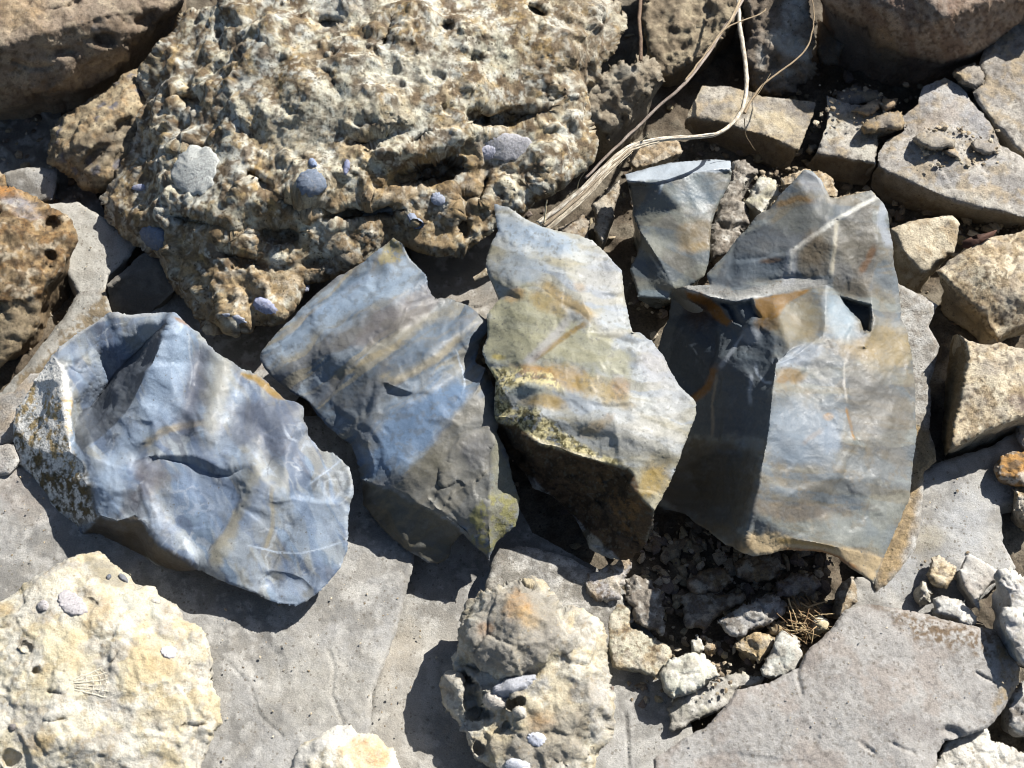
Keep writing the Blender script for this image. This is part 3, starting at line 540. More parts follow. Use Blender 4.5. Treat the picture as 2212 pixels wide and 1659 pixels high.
rock('boulder', 'brown streaky rounded boulder cut off by the top right corner', 'boulder', T(2, 0),
     [(830, -350, 84), (2500, -400, 90), (2500, 0, 74), (2300, 40, 66), (2212, 95, 60), (2180, 150), (2100, 210, 52), (1980, 310), (1850, 380, 42), (1700, 415), (1560, 395, 40), (1440, 370), (1330, 320, 44), (1270, 305), (1240, 280), (1190, 190, 50), (1060, 130), (980, 90, 58), (890, 0, 64)],
     pts=[(1500, -100, 92), (1700, 100, 86), (2000, 0, 86), (1300, 50, 82), (1500, 230, 70), (1800, 260, 66)], mat='lime', smooth=10, bev=8, bevw=22, nz=[('fbm', 2, 40), ('ridge', 1.2, 10), ('fbm', .8, 4)], base='#ab9a8a', alb=.72,
     paint=[('n', '#c5ae97', 22, .5, .12, .7), ('band', '#8a7060', 70, 30, 6, .55, .1, .7), ('n', '#947962', 8, .57, .1, .6, 2), ('n', '#5f4a3c', 3.5, .62, .06, .7, 5), ('b', '#d2b48e', 1300, 250, 120, 70, 30, .7)])

# ------------------------------------------------------------------ bedded slabs, upper right
BED = [('n', '#cfc8bb', 25, .5, .14, .8), ('n', '#98938d', 22, .56, .1, .7, 1), ('n', '#b7a27e', 12, .6, .08, .6, 3), ('n', '#6e675e', 4, .63, .06, .6, 6)]
WALLB = [('p', '#8b7960', None, 20, .8)]
def bed(label, out, face, cre, pts, base='#b9b2a6', extra=(), gap=False):
    rock('bedded_slab', label, 'slab', T(2, 0), out, cre=cre, pts=pts, mat='lime', alb=.78, smooth=1, jag=3, nz=[('facet', 1.6, 16), ('fbm', 1.2, 30), ('fbm', .8, 8), ('ridge', .5, 5)], base=base,
         paint=BED + [('p', '#7d6c54', face, 16, .75)] + list(extra), parts=[('bed_top', None, None), ('broken_side', face, 'lime')])
bed('tan topped slab in the row of split slabs, nearest the straw', [(130, 560, 33), (300, 570, 33), (520, 620, 32), (860, 660, 32), (850, 740, 32), (820, 800, 32), (790, 890, 32), (745, 985, 31), (700, 1070, 12), (680, 1125, 4), (600, 1085, 4), (460, 1010, 4), (300, 960, 5), (160, 910, 6), (10, 835, 8), (20, 780, 32), (60, 680, 33)],
    [(0, 790), (70, 765), (160, 775), (300, 805), (390, 842), (500, 872), (600, 902), (742, 980), (700, 1080), (680, 1150), (460, 1030), (0, 860)],
    [[(30, 775, 34), (70, 762, 34), (160, 772, 34), (300, 802, 34), (390, 840, 34), (500, 870, 33), (600, 900, 33), (735, 972, 32)]], [], '#bcae94', [('b', '#d5c6a4', 600, 780, 160, 80, 10, .6), ('b', '#8f8a86', 650, 690, 200, 40, 10, .6)])  # grey patch: shadow along the slab's back painted in
bed('middle pale slab in the row of split slabs', [(930, 620, 33), (1100, 680, 33), (1300, 740, 33), (1262, 880, 33), (1250, 1060, 32), (1235, 1110, 14), (1180, 1200, 4), (1100, 1190, 4), (950, 1150, 4), (800, 1090, 6), (830, 1040, 14), (868, 998, 33), (900, 900, 33), (930, 830, 33), (950, 740, 33)],
    [(790, 1090), (850, 1005), (900, 1002), (1000, 1012), (1100, 1042), (1245, 1065), (1240, 1120), (1180, 1215), (1000, 1180)],
    [[(872, 1000, 34), (1000, 1010, 34), (1100, 1040, 34), (1242, 1060, 33)]], [], '#c6c1b3')
bed('largest blue grey split slab with gravel lying on it', [(1560, 560, 37), (1700, 505, 37), (1790, 560, 37), (1870, 650, 37), (1990, 800, 37), (2060, 940, 37), (2250, 1050, 36), (2420, 1150, 36), (2420, 1500, 34), (2420, 1560, 6), (2212, 1485, 5), (1900, 1445, 4), (1700, 1412, 4), (1450, 1355, 4), (1300, 1300, 4), (1225, 1205, 6), (1240, 1115, 16), (1258, 1085, 34), (1268, 990, 35), (1330, 900, 35), (1440, 850, 36), (1430, 750, 36), (1520, 680, 37)],
    [(1235, 1095), (1260, 1088), (1330, 1112), (1500, 1192), (1700, 1282), (1900, 1342), (2100, 1382), (2420, 1500), (2440, 1580), (2212, 1500), (1700, 1430), (1280, 1310), (1210, 1200)],
    [[(1262, 1086, 36), (1330, 1110, 36), (1500, 1190, 36), (1700, 1280, 36), (1900, 1340, 36), (2100, 1380, 36), (2400, 1490, 35)]], [(1700, 900, 39), (1900, 1100, 38)], '#b4b1ad', [('b', '#b4b6bc', 1800, 700, 220, 120, 30, .6), ('b', '#d5cebf', 1800, 1300, 500, 70, 18, .6), ('b', '#a58f74', 1650, 780, 160, 60, -20, .5)])
rock('bedded_slab', 'grey speckled slab at right edge under the streaky top boulder', 'slab', T(2, 0),
     [(1950, 320, 40), (2060, 200, 42), (2212, 80, 44), (2450, 50, 44), (2450, 1000, 36), (2200, 1000, 36), (2030, 820, 38), (1930, 690, 40), (1880, 600, 40), (1960, 520, 40), (1930, 420, 40)], mat='lime', bev=2, bevw=10, nz=[('fbm', 1.6, 20), ('ridge', 1, 9), ('fbm', .6, 4)], base='#a29b92', paint=BED)
for lab, ol, z, bs in (
    ('pale wedge pebble under the streaky boulder at upper right', [(1750, 470), (1790, 440), (1880, 410), (1950, 460), (1960, 530), (1890, 580), (1800, 540)], 46, '#b9ab96'),
    ('flat tan chip lying in the shadow gap behind the split slabs', [(1080, 720), (1150, 680), (1280, 645), (1300, 690), (1240, 740), (1180, 755)], 40, '#c4ae90'),
    ('small brown chip tilted beside the flat tan chip', [(1300, 640), (1400, 635), (1370, 700), (1310, 730), (1295, 690)], 42, '#b59c7c'),
    ('crumbly brown clod bridging the middle and largest split slabs', [(1150, 830), (1190, 780), (1290, 740), (1330, 730), (1420, 725), (1440, 790), (1420, 840), (1300, 855), (1180, 865)], 44, '#a08a68'),
    ('triangular grey stone lying on the largest split slab', [(1495, 890), (1560, 860), (1660, 850), (1760, 900), (1770, 950), (1660, 980), (1600, 975), (1540, 950)], 47, '#b0a797'),
    ('small tan stone in front of the triangular one on the largest slab', [(1680, 985), (1720, 950), (1770, 965), (1800, 1020), (1790, 1040), (1720, 1015)], 45, '#bda88a'),
    ('flattish grey stone near the right end of the largest slab', [(1850, 930), (1900, 900), (1960, 920), (2040, 940), (2050, 1000), (1960, 1010), (1880, 980)], 44, '#a69f95'),
    ('tiny white chip in the gap beside the middle split slab', [(780, 985), (820, 945), (870, 930), (880, 955), (840, 990)], 14, '#d4ccb8'),
    ('dark stone in shadow behind the middle split slab', [(1000, 600), (1100, 560), (1250, 580), (1300, 640), (1200, 680), (1050, 700), (1000, 660)], 30, '#8a847c'),
    ('brown stone deep in shadow between straw and streaky boulder', [(880, 120), (1000, 180), (1050, 300), (1000, 420), (880, 420), (860, 280)], 28, '#80705c')):
    rock('stone_chip', lab, 'stone', T(2, 0), ol, z=z - 6, dome=5, mat='lime', jag=3, bev=3, bevw=6, smooth=2, nz=[('facet', 2.0, 8), ('fbm', 1.2, 6)], base=bs, paint=BED[1:], zb=z - 16)
# ------------------------------------------------------------------ the four big flints and the small glassy one
FN = [('scar', 4.4, 34), ('scar', .75, 13, 9), ('terr_p', .38, 34, 4), ('fbm', .14, 4)]
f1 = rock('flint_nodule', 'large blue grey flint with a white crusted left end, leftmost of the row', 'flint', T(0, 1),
     [(750, 380, 50), (830, 388), (900, 376, 52), (1060, 362, 58), (1130, 385, 66), (1160, 430, 68), (1210, 475), (1280, 500), (1330, 570), (1400, 640), (1480, 690), (1560, 740, 48), (1640, 760), (1720, 820), (1790, 870), (1850, 935), (1910, 945), (1970, 980, 46), (1960, 1060), (2000, 1160), (2090, 1250), (2160, 1260), (2212, 1300), (2265, 1370, 44), (2280, 1500), (2245, 1690), (2250, 1900, 38), (2205, 2020), (2100, 2150, 36), (1990, 2240), (1920, 2270, 34), (1790, 2250), (1640, 2180), (1480, 2120), (1390, 2060), (1290, 2005, 36), (1150, 2010, 26), (960, 2000, 20), (800, 1900, 20), (640, 1800, 20), (530, 1800, 20), (500, 1750, 18), (400, 1660, 17), (330, 1600), (250, 1490, 17), (190, 1420), (110, 1310, 19), (80, 1200, 22), (75, 1100, 26), (90, 990, 28), (150, 920, 31), (220, 830, 35), (270, 740, 39), (320, 640, 43), (380, 580, 45), (500, 490, 47), (600, 440, 48), (700, 385, 48)],
     cre=[[(1290, 2000, 37), (1150, 1945, 40), (1040, 1860, 42), (940, 1740, 45), (870, 1674, 47), (740, 1729, 44), (640, 1690, 42)], [(640, 1690, 40), (600, 1540, 42), (550, 1480, 43), (540, 1340, 44), (450, 1270, 43), (440, 1100, 45), (425, 900, 48), (420, 760, 49), (340, 655, 46)],
          [(1110, 424, 72), (1060, 520, 70), (985, 680, 66), (870, 890, 59), (800, 1030, 52), (650, 1160, 46), (530, 1260, 44)], [(1095, 440, 66), (975, 550, 46), (740, 790, 27), (590, 985, 22)], [(585, 995, 25), (530, 1000, 33), (480, 1120, 38), (490, 1200, 41)],
          [(930, 1300, 52), (1080, 1290, 52), (1260, 1290, 52), (1350, 1330, 52), (1450, 1380, 51), (1640, 1340, 51)], [(950, 1312, 51), (1080, 1314, 49), (1240, 1347, 47.5), (1380, 1414, 47), (1500, 1424, 47.5), (1630, 1354, 51)],
          [(1640, 1350, 52), (1700, 1450, 51), (1800, 1560, 49)], [(250, 1000, 36), (220, 1250, 30), (330, 1450, 28), (450, 1600, 28)]],
     pts=[(1250, 700, 58), (1200, 1000, 56), (1000, 1100, 55), (1500, 950, 53), (1500, 1200, 52), (1800, 1150, 52), (2050, 1400, 48), (1750, 1300, 52), (1300, 1600, 45), (1000, 1500, 49), (800, 1400, 49), (1600, 1800, 43), (2000, 1750, 42), (1100, 1750, 44), (1400, 1950, 39), (1800, 2100, 37), (900, 440, 54), (780, 560, 46), (620, 600, 45), (600, 740, 40), (500, 900, 44), (710, 910, 32), (720, 1500, 48), (1150, 560, 67)],
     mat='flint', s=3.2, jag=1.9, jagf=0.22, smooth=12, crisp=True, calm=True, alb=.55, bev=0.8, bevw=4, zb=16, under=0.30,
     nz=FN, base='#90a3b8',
     ops=[('ridge', [(1290, 560), (1270, 850), (1150, 1150), (900, 1300)], 75, -3.2), ('ridge', [(1450, 700), (1400, 950), (1330, 1130)], 90, 2.6), ('ridge', [(1640, 1345), (1690, 1500), (1560, 1800), (1430, 2010)], 80, 3.0), ('ridge', [(1560, 1000), (1720, 1150), (1740, 1320)], 80, -2.6), ('ridge', [(1900, 1000), (1850, 1250), (1830, 1500)], 80, 2.2), ('ridge', [(1950, 1560), (1850, 1800), (1780, 2100)], 90, -2.2), ('ridge', [(1000, 1480), (1150, 1750), (1300, 1900)], 90, -2.4), ('ridge', [(1010, 640), (860, 960), (650, 1250), (640, 1500)], 120, 2.6), ('step', [(1720, 2035), (1850, 2050), (1960, 2090), (2050, 2170)], 90, 2.0), ('step', [(1450, 2110), (1520, 2140), (1600, 2140)], 60, 1.6), ('scars', [(560, 560), (420, 640), (330, 650), (420, 800), (560, 900), (640, 760)], 15, 1.5)],
     paint=[('band', '#75839a', 62, 70, 14, .48, .07, .85), ('band', '#bfc6c9', 60, 80, 9, .55, .05, .8, 2), ('band', '#6b707c', 68, 50, 7, .60, .05, .6, 4), ('band', '#a8a79c', 65, 80, 8, .60, .05, .6, 6), ('n', '#8296b4', 28, .54, .1, .55, 2), ('n', '#b8c6d6', 20, .60, .08, .5, 8),
            ('crk', '#cfd6dc', 22, .05, .55), ('crk', '#4c5058', 30, .035, .5), ('scr', '#c3cfdd', 60, 26, 2.2, .5, 100), ('b', '#a9c0da', 1080, 720, 100, 330, 22, .75, .5, .5), ('b', '#9db4d0', 700, 1550, 110, 200, 20, .6), ('b', '#747a88', 1260, 800, 80, 200, 12, .7, .4), ('b', '#6f7788', 1600, 1080, 110, 160, 30, .7, .3, .2), ('b', '#767e8c', 1850, 1150, 120, 230, 10, .55, .4), ('b', '#b1b0a4', 1420, 900, 70, 320, 12, .6, .5), ('b', '#a6aeb2', 850, 1250, 260, 60, -30, .5), ('l', '#b8a680', [(900, 1240), (1050, 1140), (1200, 1090), (1330, 1080)], 40, .6), ('b', '#8aa0be', 1350, 1600, 260, 130, 15, .6, .6), ('b', '#aec4de', 2020, 1720, 200, 200, 0, .6), ('b', '#7d7884', 950, 1400, 100, 80, 30, .5), ('l', '#beb59c', [(1560, 1640), (1500, 1800), (1420, 1900), (1410, 2020)], 60, .8), ('l', '#bfb394', [(1760, 1500), (1765, 1750), (1720, 1900)], 22, .6), ('l', '#d6e4f4', [(1600, 1870), (1800, 1920), (1950, 1925), (2100, 1890), (2230, 1850)], 9, .9), ('l', '#cfd8e2', [(1200, 470), (1210, 600), (1240, 750), (1220, 870)], 10, .7), ('l', '#d2dcea', [(1830, 1090), (1870, 1180), (1930, 1200)], 14, .8), ('l', '#c6d4e6', [(2000, 1480), (2130, 1380), (2212, 1310)], 10, .7),
            ('l', '#e0e0dc', [(320, 640), (500, 500), (620, 420), (750, 390), (900, 385), (1060, 370)], 26, .6), ('p', '#aa8a44', [(1560, 770), (1650, 780), (1740, 830), (1850, 935), (1780, 920), (1680, 850)], 22, .95), ('l', '#a8793a', [(1120, 420), (1170, 450), (1220, 480)], 16, .7), ('b', '#5b616b', 760, 830, 60, 260, 38, .45, .2, .15),  # last patch darkens the flake scar: its shade put into the colour
            ('p', '#737683', [(1249, 577), (1355, 608), (1325, 958), (1295, 1095), (1157, 1171), (1127, 1141), (1173, 1004), (1203, 745)], 92, 0.58), ('p', '#b9b8ae', [(1371, 684), (1523, 745), (1416, 958), (1355, 1126), (1310, 1095), (1340, 897)], 114, 0.58), ('p', '#6d7382', [(1538, 958), (1675, 897), (1843, 958), (1949, 988), (1843, 1141), (1888, 1247), (1751, 1354), (1645, 1293), (1492, 1156)], 92, 0.55), ('p', '#7b7778', [(899, 1354), (1066, 1339), (1157, 1430), (1051, 1522), (975, 1567), (868, 1552)], 92, 0.58), ('p', '#6f6f76', [(792, 1537), (914, 1506), (944, 1552), (899, 1628), (762, 1674)], 55, 0.62), ('p', '#bdb9a6', [(1614, 1476), (1690, 1369), (1660, 1537), (1523, 1796), (1447, 2009), (1393, 2024), (1416, 1887), (1538, 1689)], 69, 0.62), ('p', '#b3c7de', [(1051, 440), (1173, 486), (1218, 745), (1142, 988), (975, 1141), (731, 1354), (670, 1628), (579, 1476), (700, 1278), (853, 1080), (944, 806)], 138, 0.62), ('p', '#5d6269', [(1108, 428), (1060, 522), (985, 682), (870, 892), (800, 1034), (650, 1162), (530, 1260), (480, 1200), (480, 1120), (530, 1000), (585, 975), (720, 770), (960, 540)], 8, .8),  # last polygon: the flake scar's shade painted as a darker grey
            ('p', (1.45, 1.42, 1.32), [(330, 650), (420, 700), (440, 900), (440, 1100), (450, 1280), (540, 1340), (560, 1480), (620, 1700), (500, 1760), (330, 1600), (80, 1250), (60, 1100), (150, 900), (260, 740)], 40, .95), ('p', (.78, .52, .16), [(200, 830), (440, 880), (460, 1250), (550, 1500), (600, 1700), (400, 1680), (80, 1250), (80, 1000)], 60, .85, 6, .58), ('p', '#6b5a34', [(60, 1120), (200, 1250), (420, 1400), (560, 1420), (600, 1560), (640, 1720), (500, 1760), (330, 1600), (180, 1420), (60, 1250)], 60, .85, 6, .47), ('p', '#4a4c3c', [(100, 950), (440, 1150), (560, 1400), (600, 1600), (420, 1680), (80, 1250)], 40, .7, 2.5, .62),
            ('p', '#6e6250', [(640, 1700), (740, 1740), (870, 1680), (1040, 1870), (1290, 2005), (1150, 2030), (800, 1930), (520, 1820)], 16, .9)],
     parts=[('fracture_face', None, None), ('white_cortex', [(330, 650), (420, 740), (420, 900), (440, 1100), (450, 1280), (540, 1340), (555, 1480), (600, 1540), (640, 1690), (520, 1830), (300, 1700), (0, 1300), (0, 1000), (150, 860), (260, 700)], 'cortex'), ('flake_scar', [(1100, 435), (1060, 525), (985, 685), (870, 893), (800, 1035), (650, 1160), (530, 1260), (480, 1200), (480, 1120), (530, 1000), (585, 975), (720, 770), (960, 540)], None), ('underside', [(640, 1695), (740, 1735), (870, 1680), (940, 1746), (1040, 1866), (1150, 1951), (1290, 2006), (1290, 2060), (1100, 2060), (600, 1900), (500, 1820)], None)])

f2 = rock('flint_nodule', 'streaky blue flint with a chipped grey lower right corner, second from left', 'flint', T(1, 1),
     [(338, -105, 62), (398, -69), (443, 6, 60), (518, 81), (560, 130), (565, 190), (600, 285, 58), (700, 300), (800, 330), (870, 370), (940, 430, 54), (930, 490), (890, 560), (880, 680), (940, 710), (985, 800, 52), (1000, 900), (1005, 1100), (985, 1150, 52), (1050, 1230), (1085, 1310), (1100, 1450, 44), (1140, 1570), (1150, 1659), (1140, 1759, 36), (1060, 1819), (1020, 1865), (960, 1972, 30), (860, 1860), (790, 1800, 34), (720, 1880, 26), (690, 1960), (630, 2000, 22), (560, 1990), (480, 1929, 24), (330, 1829), (220, 1700, 26), (160, 1590), (120, 1480, 36), (100, 1330), (60, 1220, 42), (5, 1180), (-100, 1080), (-180, 980), (-240, 925), (-330, 885), (-462, 775, 44), (-522, 660, 44), (-512, 620), (-472, 560), (-362, 450, 50), (-292, 390), (-212, 300), (-142, 220), (-22, 130, 56), (158, 30), (278, -69)],
     cre=[[(125, 1450, 44), (200, 1475, 45), (330, 1505, 46), (440, 1545, 46), (500, 1605, 45), (610, 1665, 44), (760, 1759, 40), (860, 1855, 35)], [(985, 1165, 53), (965, 1450, 50), (958, 1650, 47), (965, 1900, 36)], [(935, 730, 58), (870, 885, 60), (740, 1020, 59), (600, 1210, 57), (400, 1430, 51)], [(270, 815, 62), (350, 850, 62), (445, 880, 62)], [(290, 830, 60), (370, 915, 59), (450, 895, 61)]],
     pts=[(100, 300, 60), (-200, 600, 53), (300, 200, 63), (400, 500, 64), (100, 700, 60), (600, 600, 63), (400, 1000, 60), (150, 1200, 54), (600, 900, 62), (750, 500, 60), (-300, 720, 50), (800, 1150, 55), (700, 1450, 49), (850, 1600, 46), (780, 1700, 42), (1050, 1500, 44)],
     mat='flint', s=3.2, jag=2.0, jagf=0.22, smooth=12, crisp=True, calm=True, alb=.55, bev=0.8, bevw=4, zb=14, under=0.30, nz=FN, base='#86939f',
     ops=[('ridge', [(540, 120), (100, 440), (-380, 740)], 80, 2.6), ('ridge', [(690, 310), (200, 620), (-180, 900)], 70, -2.8), ('ridge', [(860, 430), (450, 740), (60, 990)], 60, 2.2), ('ridge', [(900, 620), (560, 900), (200, 1250)], 70, -2.2), ('ridge', [(330, -40), (0, 210), (-300, 450)], 60, -1.6), ('scars', [(940, 1000), (1000, 1180), (965, 1880), (780, 1770), (560, 1640), (540, 1500), (640, 1330), (780, 1150)], 15, 2.0), ('step', [(940, 430), (790, 430), (790, 560), (860, 650)], 120, 1.6), ('step', [(-462, 590), (-300, 470), (-200, 330)], 110, 2.6), ('step', [(-100, 250), (100, 150), (300, 30)], 90, 1.5)],
     paint=[('crk', '#cfd4d8', 20, .05, .5), ('crk', '#484c52', 26, .035, .5), ('scr', '#c6cfd8', 60, 26, 2.2, .55, 60), ('band', '#5d6c7c', -32, 80, 12, .50, .09, .85), ('band', '#a9b4bd', -32, 80, 8, .57, .05, .8, 2), ('band', '#7e7d7c', -34, 70, 8, .58, .05, .75, 4), ('band', '#b0a78f', -36, 70, 6, .61, .04, .7, 6), ('n', '#8494a6', 24, .55, .1, .4, 2),
            ('b', '#9fb6d0', 60, 250, 330, 70, -32, .8, .5), ('b', '#86a0bd', 340, 1150, 190, 150, -35, .8, .5, .6), ('b', '#6d8aab', 650, 950, 230, 120, -55, .75, .5, .5), ('b', '#86827d', 150, 480, 300, 90, -25, .55), ('b', '#89a6c8', 100, 1300, 120, 60, -20, .6), ('l', '#c0b28e', [(200, 820), (450, 740), (620, 650), (780, 500)], 46, .6), ('l', '#b9a984', [(-50, 800), (150, 690), (300, 620), (430, 540)], 34, .6), ('l', '#bfae86', [(500, 540), (620, 540), (720, 470)], 14, .6), ('l', '#dbe8f6', [(740, 600), (790, 720), (800, 830), (770, 950)], 9, .85), ('l', '#cdd9e8', [(540, 900), (590, 980), (605, 1080)], 9, .7), ('l', '#dce2e8', [(130, 940), (230, 930), (300, 880)], 24, .6), ('l', '#dfe3e8', [(210, 940), (230, 990)], 9, .7),
            ('p', '#a6b9cc', [(-428, 590), (-100, 361), (261, 82), (392, 0), (540, 65), (458, 197), (64, 361), (-329, 639), (-477, 705)], 60, .75), ('p', '#86807e', [(195, 361), (556, 197), (687, 295), (392, 492), (195, 590), (64, 574)], 60, .7), ('p', '#69798a', [(326, 656), (556, 426), (753, 393), (851, 492), (654, 688), (458, 803), (261, 820)], 60, .65), ('p', '#80868b', [(-67, 902), (228, 754), (326, 902), (294, 1033), (97, 1197), (31, 1115)], 60, .7), ('p', '#7d98b8', [(326, 1016), (556, 902), (769, 820), (851, 902), (654, 1082), (556, 1246), (326, 1393), (179, 1443), (146, 1344)], 70, .8), ('l', '#b8ad92', [(300, 830), (480, 750), (640, 650), (780, 510)], 40, .7),
            ('p', '#8d8a80', [(860, 890), (1000, 1000), (1000, 1180), (965, 1840), (760, 1750), (480, 1600), (330, 1500), (420, 1420), (600, 1220), (740, 1030)], 40, .85), ('b', '#6d6f76', 900, 1250, 140, 110, 0, .6), ('b', '#5f5b48', 570, 1350, 110, 80, -20, .7, .8), ('n', '#77746a', 6, .6, .06, .35, 7), ('p', '#9c9a84', [(985, 1170), (1100, 1400), (1150, 1660), (1060, 1830), (965, 1900), (965, 1500)], 30, .8), ('p', '#a9a468', [(960, 1560), (1150, 1540), (1150, 1760), (960, 1960), (800, 1790), (860, 1640)], 60, .8, 7, .48), ('p', '#6e6856', [(130, 1460), (330, 1520), (500, 1620), (760, 1780), (960, 1985), (630, 2010), (330, 1840), (120, 1600)], 20, .8), ('p', '#b6a878', [(278, -69), (338, -105), (398, -69), (380, 30), (220, 40)], 30, .8, 5, .4), ('b', '#a9946a', -250, 420, 100, 18, -40, .5), ('b', '#b98e4c', 960, 770, 30, 30, 0, .6)],
     parts=[('fracture_face', None, None), ('chipped_corner', [(870, 895), (985, 1165), (965, 1450), (958, 1650), (965, 1900), (760, 1755), (500, 1600), (400, 1430), (600, 1210), (740, 1020)], None), ('side_facet', [(990, 1170), (1060, 1200), (1200, 1600), (1180, 1800), (1040, 1880), (968, 1990), (962, 1650), (968, 1450)], 'slab'), ('underside', [(120, 1455), (200, 1480), (330, 1510), (440, 1550), (500, 1610), (610, 1670), (760, 1764), (860, 1860), (960, 2010), (620, 2040), (300, 1880), (100, 1600)], None)])

